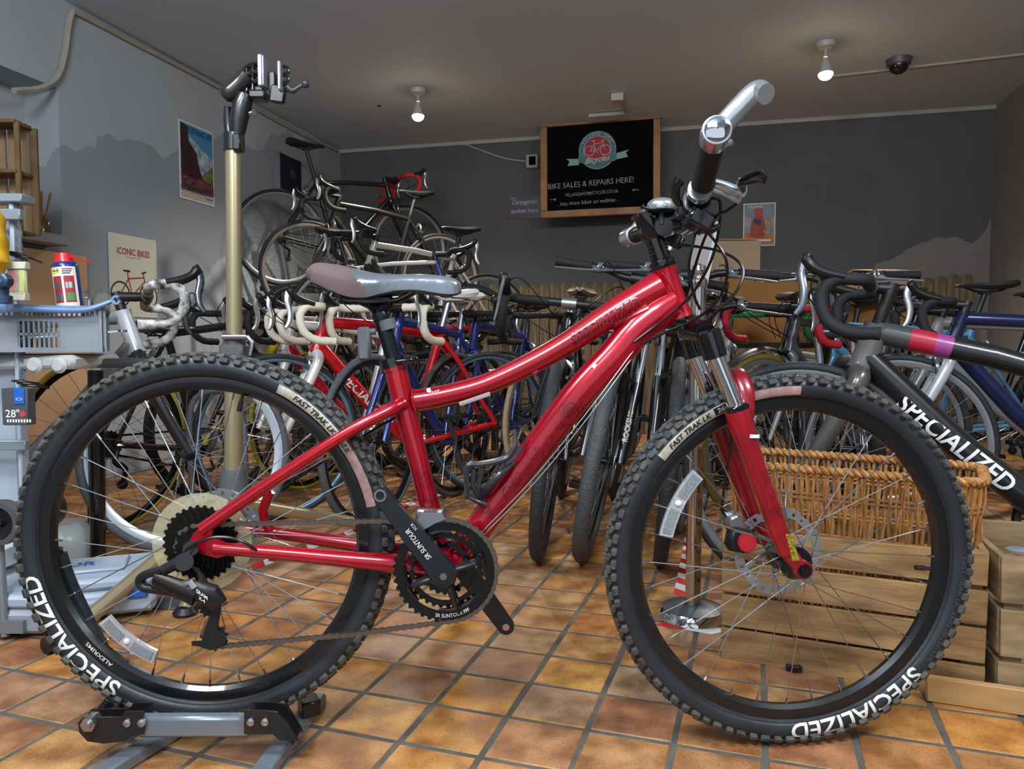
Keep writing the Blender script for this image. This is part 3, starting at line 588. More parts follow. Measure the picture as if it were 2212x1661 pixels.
def sect(mb, st, n=22):
    rows = []
    for px, t, hw, bo in st:
        pt, pb = K(px, t, -hw*.55), K(px, bo, -hw); zt, zb = pt.z, pb.z; row = []
        for i in range(n+1):
            a = -PI/2*1.12+PI*1.12*i/n; sgn = math.copysign(1, math.sin(a))
            y = hw*sgn*abs(math.sin(a))**.72; q = max(0, math.cos(a))**.55; row.append(V((pt.x, y*(1 if math.cos(a) >= 0 else .93), zb+(zt-zb)*q-(.004 if math.cos(a) < 0 else 0)-.0025*math.exp(-(y/.006)**2))))
        rows.append(row)
    k = n+1; vs = [p for r in rows for p in r]; fs = [(i*k+j, (i+1)*k+j, (i+1)*k+j+1, i*k+j+1) for i in range(len(rows)-1) for j in range(n)]
    fs += [(i*k+n, (i+1)*k+n, (i+1)*k, i*k) for i in range(len(rows)-1)]+[tuple(range(k)), tuple(range((len(rows)-1)*k+k-1, (len(rows)-1)*k-1, -1))]
    mi = []
    mb.add(vs, fs)
def dens(st, k=14):
    P = smooth([V((a, b_, c*1000)) for a, b_, c, d in st], k); Q = smooth([V((a, d, 0)) for a, b_, c, d in st], k)
    return [(p.x, p.y, max(.004, p.z/1000), q.y) for p, q in zip(P, Q)]
b = MB(); sect(b, dens(st)); 
for i, fc in enumerate(b.f):
    c = sum((b.v[j] for j in fc), V())/len(fc); xx = K(745, 590).x; zz = K(745, 590).z
    if c.x < K(748, 570).x+max(0, K(752, 570).z-c.z)**.75*.40 and c.y*1 > -1: b.m[i] = 1
b.obj('saddle_cover', [mat('silver_vinyl', '868e97', .24, .55, coat=.4, bump=.25, bscale=60), mat('brown_suede', '6d5a58', .85, var=.2, vscale=400)], sad, sharp=60)
b = MB()
for s in (-1, 1): b.tube(smooth([KM(728, 628, s*.03), KM(742, 646, s*.024), KM(775, 650, s*.022), KM(843, 649, s*.021), KM(868, 642, s*.020), KM(911, 619, s*.012)], 4), .0037, 8)
b.obj('saddle_rail', GLOSSB, sad)
b = MB(); st2 = [(x, (t+bo*2)/3, hw*.94, bo+4 if 3 < i < 11 else bo+1) for i, (x, t, hw, bo) in enumerate(st)]; sect(b, st2, 12); b.obj('saddle_shell', BLACK, sad)
# ---------------------------------------------------------------- drivetrain
cr = part('crankset', hb)
cc = K(958, 1243, -.075); CX = BBC
def ring_gear(mb, c, y, r, teeth, ri, th=.002, mi=0):
    n = teeth*4; po = []
    for i in range(n):
        a = 2*PI*i/n; rr = r+(.0022 if i % 4 in (1, 2) else -.0022); po.append((math.cos(a)*rr, math.sin(a)*rr))
    c = V(c); X = M.Translation((c.x, y, c.z)) @ M.Rotation(PI/2, 4, 'X'); k = len(mb.v)
    vs = []
    for t in (-th/2, th/2): vs += [X @ V((p[0], p[1], t)) for p in po]+[X @ V((math.cos(2*PI*i/n)*ri, math.sin(2*PI*i/n)*ri, t)) for i in range(n)]
    fs = []
    for i in range(n):
        j = (i+1) % n; fs += [(i, j, n+j, n+i), (2*n+j, 2*n+i, 3*n+i, 3*n+j), (j, i, 2*n+i, 2*n+j), (n+i, n+j, 3*n+j, 3*n+i)]
    mb.add(vs, fs, mi)
RC = V((CX.x, 0, CX.z))
for y, r, t, ri in ((-.052, .0865, 42, .070), (-.044, .065, 32, .054), (-.036, .045, 22, .036)):
    b = MB(); ring_gear(b, RC, y, r, t, ri, .003)
    for i in range(4):
        a = math.radians(20+90*i); b.beam(RC+V((math.cos(a)*(ri+.004), y, math.sin(a)*(ri+.004))), RC+V((math.cos(a)*(.044 if r > .06 else .030), y, math.sin(a)*(.044 if r > .06 else .030))), .0034, .030, up=(0, 1, 0))
    if r > .08:
        for i in range(4):
            a = math.radians(20+90*i); b.tube([RC+V((math.cos(a+q)*(.068-abs(q)*.0), y-.001, math.sin(a+q)*.068)) for q in (-.5, -.25, 0, .25, .5)], [.002, .004, .006, .004, .002], 8)
    b.obj('chainring', GLOSSB, cr)
b = MB(); put_text(b, 'SR SUNTOUR PFF', .009, (lambda r0: lambda x, y: V((RC.x+math.cos(D(-80)+x/r0)*(r0-y), -.0542, RC.z+math.sin(D(-80)+x/r0)*(r0-y))))(.0775), 0, bold=.01, fit=.06)
b.obj('chainring_lettering', WHITE, cr, flat=True)
SAT = mat('satin_black_arm', '25272b', .38, .3)
b = MB()
P0 = V((RC.x, -.072, RC.z)); P1 = K(820, 1072, -.088); u = (P1-P0); u.y = 0; u.normalize(); nn = V((-u.z, 0, u.x))
def arm(mb, P0, P1, y, th, w0, w1, hole=True):
    L = V((P1.x-P0.x, 0, P1.z-P0.z)); ln = L.length; u = L/ln; n_ = V((-u.z, 0, u.x)); po = []
    for i in range(13): a = PI/2+PI*i/12; po.append((math.cos(a)*w0, math.sin(a)*w0))
    for i in range(13): a = -PI/2+PI*i/12; po.append((ln+math.cos(a)*w1, math.sin(a)*w1))
    X = M((u, n_, V((0, -1 if u.cross(n_).y < 0 else 1, 0)))).transposed().to_4x4(); X.translation = V((P0.x, y, P0.z))
    ins = [(p[0]+(.003 if p[0] < 0 else (-.003 if p[0] > ln else 0)), p[1]*.86) for p in po]
    m_ = len(po); sg = -th
    vs = [X @ V((p[0], p[1], 0)) for p in po]
    dirv = V((0, 1 if y < 0 else -1, 0))
    top = [X @ V((p[0], p[1], 0))-dirv*(th) for p in ins]; mid = [v_-dirv*(th*.75) for v_ in vs]
    mb.add(vs+mid+top, [tuple(range(m_-1, -1, -1)), tuple(range(2*m_, 3*m_))]+[(i, (i+1) % m_, m_+(i+1) % m_, m_+i) for i in range(m_)]+[(m_+i, m_+(i+1) % m_, 2*m_+(i+1) % m_, 2*m_+i) for i in range(m_)])
arm(b, P0, P1, -.066, .016, .0225, .0135)
for i in range(4):
    a = math.radians(20+90*i); q = RC+V((math.cos(a)*.052, -.060, math.sin(a)*.052)); b.beam(RC+V((0, -.064, 0)), q+(q-RC)*.12, .009, .025, up=(0, 1, 0), bev=.003)
b.obj('crank_arm', SAT, cr)
b = MB(); b.cyl(RC+V((0, -.076, 0)), RC+V((0, -.084, 0)), .0135, 24); b.obj('crank_cap', BLACK, cr)
b = MB(); b.cyl(RC+V((0, -.080, 0)), RC+V((0, -.0852, 0)), .0065, 6)
b.obj('crank_bolt', STEEL, cr); b = MB(); b.ring((P1.x, 0, P1.z), YA, [(.0105, -.0835), (.0105, -.080), (.0072, -.080), (.0072, -.0835)], 20)
b.obj('pedal_insert', STEEL, cr)
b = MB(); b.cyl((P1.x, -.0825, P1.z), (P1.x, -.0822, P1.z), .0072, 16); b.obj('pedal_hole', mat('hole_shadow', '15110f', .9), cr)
for i in range(4):
    a = math.radians(20+90*i); q = RC+V((math.cos(a)*.052, -.064, math.sin(a)*.052)); b = MB(); b.ring(q, YA, [(.006, 0), (.006, -.003), (.0032, -.003), (.0028, .001)], 14, closed=False); b.obj('chainring_bolt', mat('bolt_metal', '9a8f86', .35, .9), cr)
fn = frame_fn(P0.lerp(P1, .42)+V((0, -.0125, 0)), -u, nn if False else -nn, 0)
mm = P0.lerp(P1, .40); b = MB(); txf = lambda x, y: V((mm.x, -.0826, mm.z))+u*(-x)*1+nn*(-y)
txf = lambda x, y: V((mm.x, -.0826, mm.z))-(-u)*x-nn*(-y)*-1
put_text(b, 'SR SUNTOUR', .0125, lambda x, y: V((mm.x, -.0826, mm.z))+u*x+nn*y, 0, shear=.1, bold=.006, fit=.062); m3 = P0.lerp(P1, .56); put_text(b, 'XCR', .007, lambda x, y: V((m3.x, -.0826, m3.z))+u*x+nn*(y-.012), 0, fit=.014)
b.obj('crank_lettering', WHITE, cr, flat=True)
Q0, Q1 = V((RC.x, .066, RC.z)), K(1093, 1346, .085); b = MB(); arm(b, Q0, Q1, .066, .014, .020, .0155); b.cyl(Q0-V((0, .03, 0)), Q0+V((0, .02, 0)), .014, 16)
b.ring((Q1.x, 0, Q1.z), YA, [(.0095, .064), (.0095, .0655), (.0068, .0655), (.0068, .064)], 16); b.obj('crank_arm', SAT, cr)
b = MB(); b.cyl((Q1.x, .0655, Q1.z), (Q1.x, .0648, Q1.z), .0075, 16); b.obj('pedal_hole', mat('bright_hole', 'a9836a', .6), cr)
# front derailleur
b = MB(); d0 = K(925, 1112, -.03); b.cyl(K(934, 1104, 0), K(940, 1124, 0), .0215, 22)
p = [K(x, y, -.05) for x, y in ((893, 1132), (915, 1105), (955, 1104), (964, 1118), (940, 1128), (905, 1148))]; X = M.Translation((0, -.045, 0)) @ M.Rotation(PI/2, 4, 'X'); b.prism([(q.x, q.z) for q in p], X, -.004, .016); b.box(K(930, 1112, -.03), (.05, .02, .02), 0, M.Rotation(.1, 3, 'Y'), bev=.004); b.obj('front_derailleur', ALLOY, hb)
# cassette, spoke guard
for i, r in enumerate((.064, .0575, .052, .0465, .041, .036, .031, .0265)):
    b = MB(); ring_gear(b, (0, 0, 0), -.026-.0045*i, r, (32, 28, 26, 23, 21, 18, 15, 13)[i], r-.012, .002)
    for q in range(5): a = 2*PI*q/5+i; b.beam((math.cos(a)*(r-.01), -.026-.0045*i, math.sin(a)*(r-.01)), (math.cos(a+.2)*.017, -.026-.0045*i, math.sin(a+.2)*.017), .002, .008, up=(0, 1, 0))
    b.obj('sprocket', mat('sprocket_steel', '2a2724', .42, .85), rw)
b = MB(); b.cyl((0, -.022, 0), (0, -.062, 0), .017, 18); b.obj('freehub', DSTEEL, rw)
b = MB(); b.ring((0, 0, 0), YA, [(.0865, -.0215), (.0865, -.0225), (.030, -.0235), (.030, -.0225)], 60); b.obj('spoke_guard', mat('yellowed_clear_plastic', 'd8d2a8', .25, 0, coat=.3, alpha=.28), rw)
b = MB(); b.cyl((0, -.05, 0), (0, -.076, 0), .0065, 12); b.cyl((0, -.072, 0), (0, -.079, 0), .009, 12); b.obj('rear_axle', STEEL, rw); b = MB(); b.cyl((0, .05, 0), (0, .08, 0), .009, 12); b.obj('rear_axle', STEEL, rw)
# rear derailleur
rd = part('rear_derailleur', hb); yy = -.075
b = MB(); b.cyl(K(412, 1185, -.062), K(412, 1185, -.088), .012, 18); b.tube(smooth([K(415, 1186, -.08), K(400, 1205, -.085), K(380, 1218, -.088), K(352, 1232, -.09)], 4), [.010, .011, .010, .009], 12); b.cyl(K(398, 1214, -.07), K(398, 1214, -.098), .0145, 18)
b.tube(smooth([K(352, 1232, -.09), K(318, 1240, -.085), K(303, 1252, -.08), K(310, 1268, -.08), K(345, 1275, -.082), K(380, 1282, -.085)], 5), [.008, .007, .008, .008, .007, .006], 12)
b.obj('derailleur_knuckle', BLACK, rd)
b = MB(); b.tube([K(335, 1248, -.09), K(380, 1268, -.095), K(425, 1285, -.095)], [.008, .011, .014], 12, fy=1.4); b.tube([K(330, 1262, -.085), K(400, 1292, -.085)], .006, 8); b.obj('derailleur_linkage', DSTEEL, rd)
b = MB(); c = K(452, 1290, -.088); b.tube([K(400, 1266, -.09), K(425, 1275, -.095), K(455, 1285, -.093), K(472, 1305, -.088)], [.012, .0175, .020, .016], 16, fx=.7); b.obj('derailleur_body', BLACK, rd)
b = MB(); fnn = frame_fn(K(436, 1284, -.1103), K(452, 1294, -.11)-K(420, 1272, -.11), V((0, 0, 1))); put_text(b, 'SRAM', .009, fnn, 0, bold=.02, fit=.022); fnn2 = frame_fn(K(436, 1295, -.1103), K(452, 1305, -.11)-K(420, 1283, -.11), V((0, 0, 1))); put_text(b, 'X-4', .008, fnn2, 0, bold=.02); b.obj('derailleur_lettering', WHITE, rd, flat=True)
b = MB(); b.tube([K(398, 1262, -.1), K(412, 1258, -.104), K(420, 1270, -.104)], .006, 8); b.obj('derailleur_plate', ALLOY, rd)
def outline(mb, pts, y0, y1):
    p = [K(x, y, (y0+y1)/2) for x, y in pts]; mb.prism([(q.x, q.z) for q in p], M.Rotation(PI/2, 4, 'X'), -y1, -y0)
b = MB(); outline(b, [(447, 1300), (470, 1290), (478, 1315), (470, 1360), (490, 1378), (484, 1396), (455, 1404), (430, 1396), (415, 1394), (414, 1385), (436, 1384), (446, 1350), (456, 1325)], -.078, -.0755)
outline(b, [(447, 1300), (470, 1290), (474, 1315), (466, 1360), (484, 1378), (478, 1392), (455, 1400), (440, 1390), (446, 1350), (456, 1325)], -.062, -.060); b.obj('derailleur_cage', BLACK, rd)
for px, py, r in ((452, 1312, .016), (463, 1376, .0215)):
    b = MB(); c = K(px, py, -.069); ring_gear(b, c, -.069, r, 11, .006, .004); b.cyl((c.x, -.079, c.z), (c.x, -.06, c.z), .004, 8); b.obj('jockey_wheel', mat('grimy_plastic', '1c1a19', .6), rd)
# chain: separate links
def link_mesh(outer):
    b = MB(); h = .00635; t = .0036 if outer else .0026
    for s in (-1, 1):
        po = []
        for i in range(7): a = PI/2+PI*i/6; po.append((-h+math.cos(a)*.0042, math.sin(a)*.0042))
        po.append((0, -.0026))
        for i in range(7): a = -PI/2+PI*i/6; po.append((h+math.cos(a)*.0042, math.sin(a)*.0042))
        po.append((0, .0026)); b.prism(po, M.Translation((0, s*t, 0)) @ M.Rotation(PI/2, 4, 'X'), -.0005, .0005)
    for s in (-1, 1): b.cyl((s*h, -t-.0008, 0), (s*h, t+.0008, 0), .0019, 8)
    return b.mesh('chain_link', mat('chain_steel', '7d7166', .4, .85))
LM = [link_mesh(True), link_mesh(False)]
rr = .0885; path = [V((K(452, 1137, -.045).x, -.045, RW_C.z+.034+.004))]
path = [RW_C+V((-.034, -.046, 0)), RW_C+V((-.024, -.046, .026)), RW_C+V((.0, -.046, .0365))]
top = RC+V((math.cos(D(97))*rr, -.052, math.sin(D(97))*rr)); path.append(top)
for i in range(1, 24): a = D(97-(97+88)*i/23); path.append(RC+V((math.cos(a)*rr, -.052, math.sin(a)*rr)))
path += [K(760, 1370, -.058), K(600, 1385, -.064), K(466, 1397, -.069), K(446, 1388, -.069), K(440, 1368, -.069), K(447, 1345, -.069), K(462, 1325, -.066), K(466, 1306, -.06), RW_C+V((.0, -.046, -.036)), RW_C+V((-.03, -.046, -.018))]
ch = part('chain', hb); acc = 0; pts = [path[0]]
def walk(path, step):
    out = []; pos = 0; 
    seg = [(path[i], path[i+1]) for i in range(len(path)-1)]; cum = 0; nxt = 0
    for a, c in seg:
        L = (c-a).length
        while nxt <= cum+L: out.append(a.lerp(c, (nxt-cum)/L)); nxt += step
        cum += L
    return out
ww = walk(path+[path[0]], .0127)
for i in range(len(ww)-1):
    a, c = ww[i], ww[i+1]; d = (c-a).normalized(); yv = (YA-d*YA.dot(d)).normalized(); z = d.cross(yv)
    link('chain_link', LM[i % 2], ch, mw=M.Translation((a+c)/2) @ M((d, yv, z)).transposed().to_4x4())
# bottle cage on the down tube
b = MB()
CG = mat('cage_grey', '34373c', .35, .2, coat=.3)
for s in (-1, 1):
    y = s*.036
    b.tube(smooth([K(1112, 930, y*.4), K(1112, 965, y), K(1092, 990, y), K(1040, 1003, y), K(1012, 1005, y), K(1008, 1030, y), K(1008, 1075, y*.6)], 5), [.0035, .005, .006, .0065, .006, .005, .004], 8, fy=1.6)
    b.tube(smooth([K(1108, 1000, y*.5), K(1085, 1020, y), K(1060, 1045, y), K(1040, 1070, y*.5)], 4), [.005, .006, .006, .005], 8)
    b.tube(smooth([K(1024, 1012, y), K(1022, 1050, y*.9), K(1038, 1075, y*.4)], 4), .0045, 8); b.tube([K(1090, 992, y), K(1080, 1022, y)], .005, 8); b.tube([K(1046, 1005, y), K(1036, 1040, y), K(1030, 1075, y*.5)], .0035, 8)
b.box(K(1030, 1076, 0), (.044, .05, .008), 0, M.Rotation(.45, 3, 'Y'), bev=.003); b.tube([K(1045, 1072, 0), K(1105, 1000, 0), K(1130, 965, 0)], .008, 8, fx=2)
b.obj('bottle_cage', CG, hb)
b = MB(); fnn = frame_fn(K(1058, 1000, -.0425), K(1092, 992, -.042)-K(1030, 1006, -.042), V((0, 0, 1))); put_text(b, 'SPECIALIZED', .010, fnn, 0, shear=.3, bold=.015, fit=.052); b.obj('cage_lettering', WHITE, hb, flat=True)
# cables
def cable(pts, r=.0024, m=CABLE, nm='cable'):
    b = MB(); b.tube(smooth([K(*p) for p in pts], 7), r, 7); b.obj(nm, m, hb)
cable([(1500, 436, -.12), (1540, 428, -.14), (1556, 440, -.14), (1552, 500, -.13), (1535, 565, -.11), (1500, 628, -.07), (1462, 668, -.05), (1420, 700, -.034), (1370, 738, -.03)])
cable([(1512, 462, -.10), (1496, 530, -.10), (1488, 580, -.09), (1500, 640, -.08), (1512, 668, -.07)])
cable([(1500, 470, -.10), (1540, 515, -.12), (1568, 560, -.13), (1568, 610, -.12), (1545, 655, -.1), (1500, 690, -.06), (1450, 712, -.035), (1388, 742, -.03)])
cable([(1452, 530, .05), (1500, 532, 0), (1552, 542, -.03), (1592, 562, -.05), (1606, 590, -.06), (1590, 630, -.07), (1555, 665, -.07), (1520, 700, -.05)])
cable([(1598, 436, -.18), (1570, 455, -.17), (1545, 470, -.15), (1520, 520, -.06), (1500, 580, 0), (1480, 650, .03)])
cable([(1508, 700, -.03), (1560, 800, -.01), (1582, 895, -.02), (1578, 960, -.01), (1566, 1040, .02), (1560, 1098, .04), (1572, 1120, .05)])
cable([(1380, 742, -.022), (1270, 888, -.030), (1150, 1035, -.030), (1030, 1160, -.030)], .0012, STEEL, 'gear_cable')
cable([(1386, 744, -.012), (1276, 894, -.026), (1156, 1041, -.026), (1036, 1164, -.026)], .0012, STEEL, 'gear_cable')
cable([(1100, 822, .018), (1000, 868, .018), (920, 885, .018), (860, 900, .03), (780, 945, .05), (640, 1035, .06)], .0024)
cable([(592, 1206, -.052), (565, 1196, -.062), (520, 1168, -.078), (470, 1160, -.086), (428, 1172, -.09), (398, 1192, -.09), (372, 1222, -.09)], .0028)
# ---------------------------------------------------------------- floor stand under the rear wheel
BLUEG = mat('grey_steel_paint', '7d868e', .35, .3, coat=.2, var=.2, vscale=12); BKT = mat('black_bracket', '141416', .35, coat=.3)
fs_ = thing('wheel_floor_stand', 'grey and black folding steel floor stand holding the rear wheel of the red bicycle', 'bike stand', mw=HM)
def Kf(px, py, z=0): return HI @ floor_at(px, py, z)
zc = .020
L0, L1 = Kf(362, 1586, .012), Kf(175, 1700, .012); R0, R1 = Kf(688, 1508, .012), Kf(555, 1685, .012)
def ext(a, c, k): return a+(c-a)*k
for nm, a, c in (('foot_bar', ext(L0, L1, -.35), ext(L0, L1, 1.4)), ('foot_bar', R0, ext(R0, R1, 1.3))):
    b = MB(); b.beam(a, c, .034, .024, up=(0, 0, 1), bev=.004); b.obj(nm, BLUEG, fs_)
cb0, cb1 = K(300, 1566, -.075), K(545, 1565, -.075); zb = (cb0.z+cb1.z)/2
b = MB(); b.beam(V((cb0.x, -.075, zb)), V((cb1.x, -.075, zb)), .022, .036, up=(0, 0, 1), bev=.005); b.obj('cross_bar', BLUEG, fs_)
b = MB(); P = [K(x, y, -.09) for x, y in ((312, 1536), (270, 1536), (262, 1548), (178, 1550), (170, 1560), (172, 1580), (190, 1600), (225, 1605), (270, 1600), (285, 1590), (312, 1584))]
b.prism([(q.x, q.z) for q in P], M.Rotation(PI/2, 4, 'X'), .060, .063); b.prism([(q.x, q.z) for q in P], M.Rotation(PI/2, 4, 'X'), .088, .092); b.obj('side_bracket', BKT, fs_)
b = MB(); P = [K(x, y, -.09) for x, y in ((528, 1534), (570, 1534), (600, 1538), (622, 1560), (645, 1600), (606, 1598), (590, 1585), (528, 1584))]
b.prism([(q.x, q.z) for q in P], M.Rotation(PI/2, 4, 'X'), .060, .063); b.prism([(q.x, q.z) for q in P], M.Rotation(PI/2, 4, 'X'), .088, .092)
b.beam(K(606, 1540, -.07)+V((0, .005, 0)), K(640, 1594, -.07)+V((0, .005, 0)), .003, .055, up=(0, 1, 0)); b.obj('side_bracket', BKT, fs_); b = MB(); b.box(K(668, 1524, .06), (.035, .04, .03), 0, M.Rotation(.5, 3, 'Z'), bev=.003); b.obj('end_block', BKT, fs_)
for x, y in ((374/3.16+257, 1561), (405, 1561)): pass
for x, y in ((274, 1562), (305, 1562), (541, 1560), (572, 1560)):
    b = MB(); c = K(x, y, -.094); b.tube([c+V((0, .003, 0)), c+V((0, -.001, 0)), c+V((0, -.003, 0))], [.007, .0065, .003], 14); b.obj('bolt', STEEL, fs_)
b = MB(); c = K(192, 1564, -.10); b.cyl(c+V((0, .02, 0)), c+V((0, -.004, 0)), .0125, 6); b.cyl(c+V((0, -.002, 0)), c+V((0, -.010, 0)), .007, 12); b.obj('bolt', STEEL, fs_)
b = MB()
for s in (.045,):
    b.tube(smooth([K(128, 1196, .05), K(150, 1260, .055), K(190, 1345, .06), K(232, 1430, .05), K(262, 1540, .02)], 5), .013, 14)
b.tube(smooth([K(128, 1196, .05), K(100, 1190, .045), K(90, 1185, .0)], 4), .013, 12)
b.obj('wheel_hoop', mat('dark_blue_steel', '37424c', .3, .4, coat=.3), fs_)
b = MB()                                             # coil spring on the left hinge
a, c = K(205, 1556, -.05), K(238, 1512, -.04); ax = (c-a); x, y = frame_of(ax); n = 60
b.tube([a+ax*(i/n)+x*math.cos(i*.9)*.008+y*math.sin(i*.9)*.008 for i in range(n+1)], .0022, 6); b.obj('spring', BKT, fs_)
b = MB(); b.tube([K(212, 1560, .02), K(250, 1530, .02), K(300, 1548, .02)], .012, 12); b.tube([Kf(98, 1395, .02), Kf(98, 1400, .02)+V((0, .03, 0))], .02, 12); b.obj('rear_foot', BKT, fs_)
# ================================================================= OTHER BICYCLES
_wc = {}
def wheel_meshes(R, tw, tcol, rcol, depth, scol='9a9da0', spokes=28):
    key = (R, tw, tcol, rcol, depth, scol)
    if key in _wc: return _wc[key]
    hw = tw/2; b = MB(); rc = R-hw
    b.ring((0, 0, 0), YA, [(rc+hw*math.sin(a), hw*math.cos(a)) for a in [math.radians(q) for q in (-60, -20, 20, 60, 90, 120, 160, 200, 240)]], 56)
    ty = b.mesh('tyre', mat('tyre_'+tcol+('k' if tw > .035 else ''), tcol, .65, var=.25, vscale=30, bump=1.0 if tw > .035 else 0, bscale=140), 50)
    b = MB(); ro = R-tw+.004; b.ring((0, 0, 0), YA, [(ro, .009), (ro-depth*.5, .0095), (ro-depth, .004), (ro-depth, -.004), (ro-depth*.5, -.0095), (ro, -.009)], 56)
    ri = b.mesh('rim', mat('rim_'+rcol, rcol, .3, .6), 50)
    b = MB()
    for i in range(spokes):
        ra = 2*PI*i/spokes; s = -1 if i % 2 else 1; ha = ra+(1 if (i//2) % 2 else -1)*1.1
        b.cyl((math.cos(ha)*.02, s*.028, math.sin(ha)*.02), (math.cos(ra)*(ro-depth+.003), 0, math.sin(ra)*(ro-depth+.003)), .0011, 3)
    sp = b.mesh('spokes', mat('spoke_'+scol, scol, .3, .8), 80)
    b = MB(); b.lathe((0, -.045, 0), YA, [(.001, 0), (.008, 0), (.008, .012), (.024, .015), (.024, .019), (.012, .024), (.012, .066), (.024, .071), (.024, .075), (.008, .078), (.008, .09), (.001, .09)], 14); hu = b.mesh('hub', mat('hub_dark', '2c2d30', .3, .7))
    _wc[key] = (ty, ri, sp, hu); return _wc[key]
_cc = {}
def cass_mesh():
    if 'c' not in _cc:
        b = MB()
        for i, r in enumerate((.052, .045, .038, .031, .025)): ring_gear(b, (0, 0, 0), -.022-.005*i, r, 20, r-.010, .002)
        b.cyl((0, -.02, 0), (0, -.05, 0), .02, 10); _cc['c'] = b.mesh('cassette', mat('cassette_steel', '6a6763', .35, .85))
    return _cc['c']
def bike(name, label, group, front, yaw, z=0, lean=0, steer=0, wb=1.0, R=.338, tw=.026, frame='222326', fork=None, tyre='1b1c1e', rim='2a2b2e', rdepth=.02, bar='drop', tape='141416', sad='141416', fat=1, text=None, tcol='e6e3da', seat=.93, tt2=None, head=None, stemlen=.09, lever='a8abb0', slope=0.04, susp=False, steel=False, htl=.15, guards=False, camo=False, fr_var=None, barz=0, forkl=.375, patch=None, ftext=0):
    h = V((math.cos(math.radians(yaw)), math.sin(math.radians(yaw)), 0)); Pf = V((front[0], front[1], 0)); o = Pf-h*(wb/2)
    root = thing(name, label, 'bicycle', group=group, mw=M.Translation((o.x, o.y, z)) @ M.Rotation(math.radians(yaw), 4, 'Z') @ M.Rotation(math.radians(lean), 4, 'X'))
    FM = mat('paint_'+frame, frame, .28, .15, coat=.5); KM = mat('paint_'+(fork or frame), fork or frame, .28, .15, coat=.5); HM2 = mat('paint_'+(head or frame), head or frame, .3, .15, coat=.5)
    rh, fh = V((-wb/2, 0, R)), V((wb/2, 0, R)); bb = rh+V((.41, 0, -.07)); sd = V((-math.cos(math.radians(73)), 0, math.sin(math.radians(73))))
    hx_ = V((-math.cos(math.radians(72)), 0, math.sin(math.radians(72)))); fl = .47 if susp else forkl
    hb0 = fh+V((-.045*math.sin(math.radians(72)), 0, -.045*math.cos(math.radians(72))))+hx_*fl; hb1 = hb0+hx_*htl
    sc = bb+sd*(max(.36, (hb1.z-bb.z)-slope)*1.0); k = (.014 if steel else .0185)*fat
    b = MB()
    b.tube([hb1-hx_*.02, (hb1+sc)/2+V((0, 0, -.004)), sc-sd*.01], [k*1.0, k*.95, k*.8], 12, 0); tube_tt = b
    b.tube([hb0+hx_*.035, (hb0+bb)/2, bb], [k*1.1, k*1.25, k*1.15], 12, 1 if tt2 else 0); b.tube([bb, sc, sc+sd*.02], [k*.95, k*.85, k*.9], 12)
    b.cyl(bb+V((0, .034, 0)), bb+V((0, -.034, 0)), .021, 14)
    for s in (-1, 1):
        b.tube([bb+V((-.02, s*.02, 0)), bb.lerp(rh, .35)+V((0, s*.038, 0)), rh+V((0, s*.062, 0))], [k*.7, k*.6, k*.5], 8); b.tube([sc+V((0, s*.012, -.02)), sc.lerp(rh, .3)+V((0, s*.03, 0)), rh+V((0, s*.062, 0))], [k*.5, k*.48, k*.45], 8)
    mats = [FM]+([mat('paint_'+tt2, tt2, .28, .15, coat=.5)] if tt2 else []); fr = b.obj('frame', mats, root)
    b = MB(); b.tube([hb0, hb0+hx_*.02, hb1-hx_*.02, hb1], [k*1.25, k*1.1, k*1.05, k*1.15], 14); b.obj('head_tube', HM2, root)
    if patch:
        ta, tb_ = hb1-hx_*.02, (hb1+sc)/2+V((0, 0, -.004)); te = sc-sd*.01
        for nm, m_, q0, q1 in (('frame_print', patch[0], .30, .52), ('frame_print', patch[1], .52, .66), ('frame_print', '1d1d1f', .66, 1.0)):
            b = MB(); b.tube([ta.lerp(tb_, q0), ta.lerp(tb_, q1)], [k*(1-.05*q0)+.001, k*(1-.05*q1)+.001], 14, cap=False); b.obj(nm, mat('print_'+m_, m_, .3, coat=.4), root)
        b = MB(); b.tube([tb_, te], [k*.95+.001, k*.8+.001], 14, cap=False); b.obj('frame_print', mat('print_1d1d1f', '1d1d1f', .3), root)
    if text:
        d = (bb-hb0).normalized(); n_ = V((-d.z, 0, d.x)); mid = hb0.lerp(bb, .48); L = (bb-hb0).length*.55
        for s in (-1, 1):
            b = MB(); u = -d*s if False else d; b2 = k*1.22
            if s < 0: fnn = lambda x, y: mid-d*x-n_*(math.sin(y/b2)*b2)+V((0, -(math.cos(y/b2)*b2+.001), 0))
            else: fnn = lambda x, y: mid+d*x-n_*(math.sin(y/b2)*b2)+V((0, (math.cos(y/b2)*b2+.001), 0))
            put_text(b, text, k*2.2, fnn, 0, shear=.1, bold=.02, fit=L); b.obj('frame_lettering', mat('print_'+tcol, tcol, .5), root, flat=True)
    S = M.Translation(hb0) @ M.Rotation(math.radians(steer), 4, hx_) @ M.Translation(-hb0)
    wm = wheel_meshes(R, tw, tyre, rim, rdepth)
    for nm, c, X in (('rear_wheel', rh, M.Identity(4)), ('front_wheel', fh, S)):
        w = part(nm, root); w.matrix_local = X @ M.Translation(c)
        for q, nn_ in zip(wm, ('tyre', 'rim', 'spokes', 'hub')): link(nn_, q, w, kind='stuff' if nn_ == 'spokes' else None)
        if nm == 'rear_wheel': link('cassette', cass_mesh(), w)
    f = MB(); cr_ = hb0-hx_*.015; ax = hx_
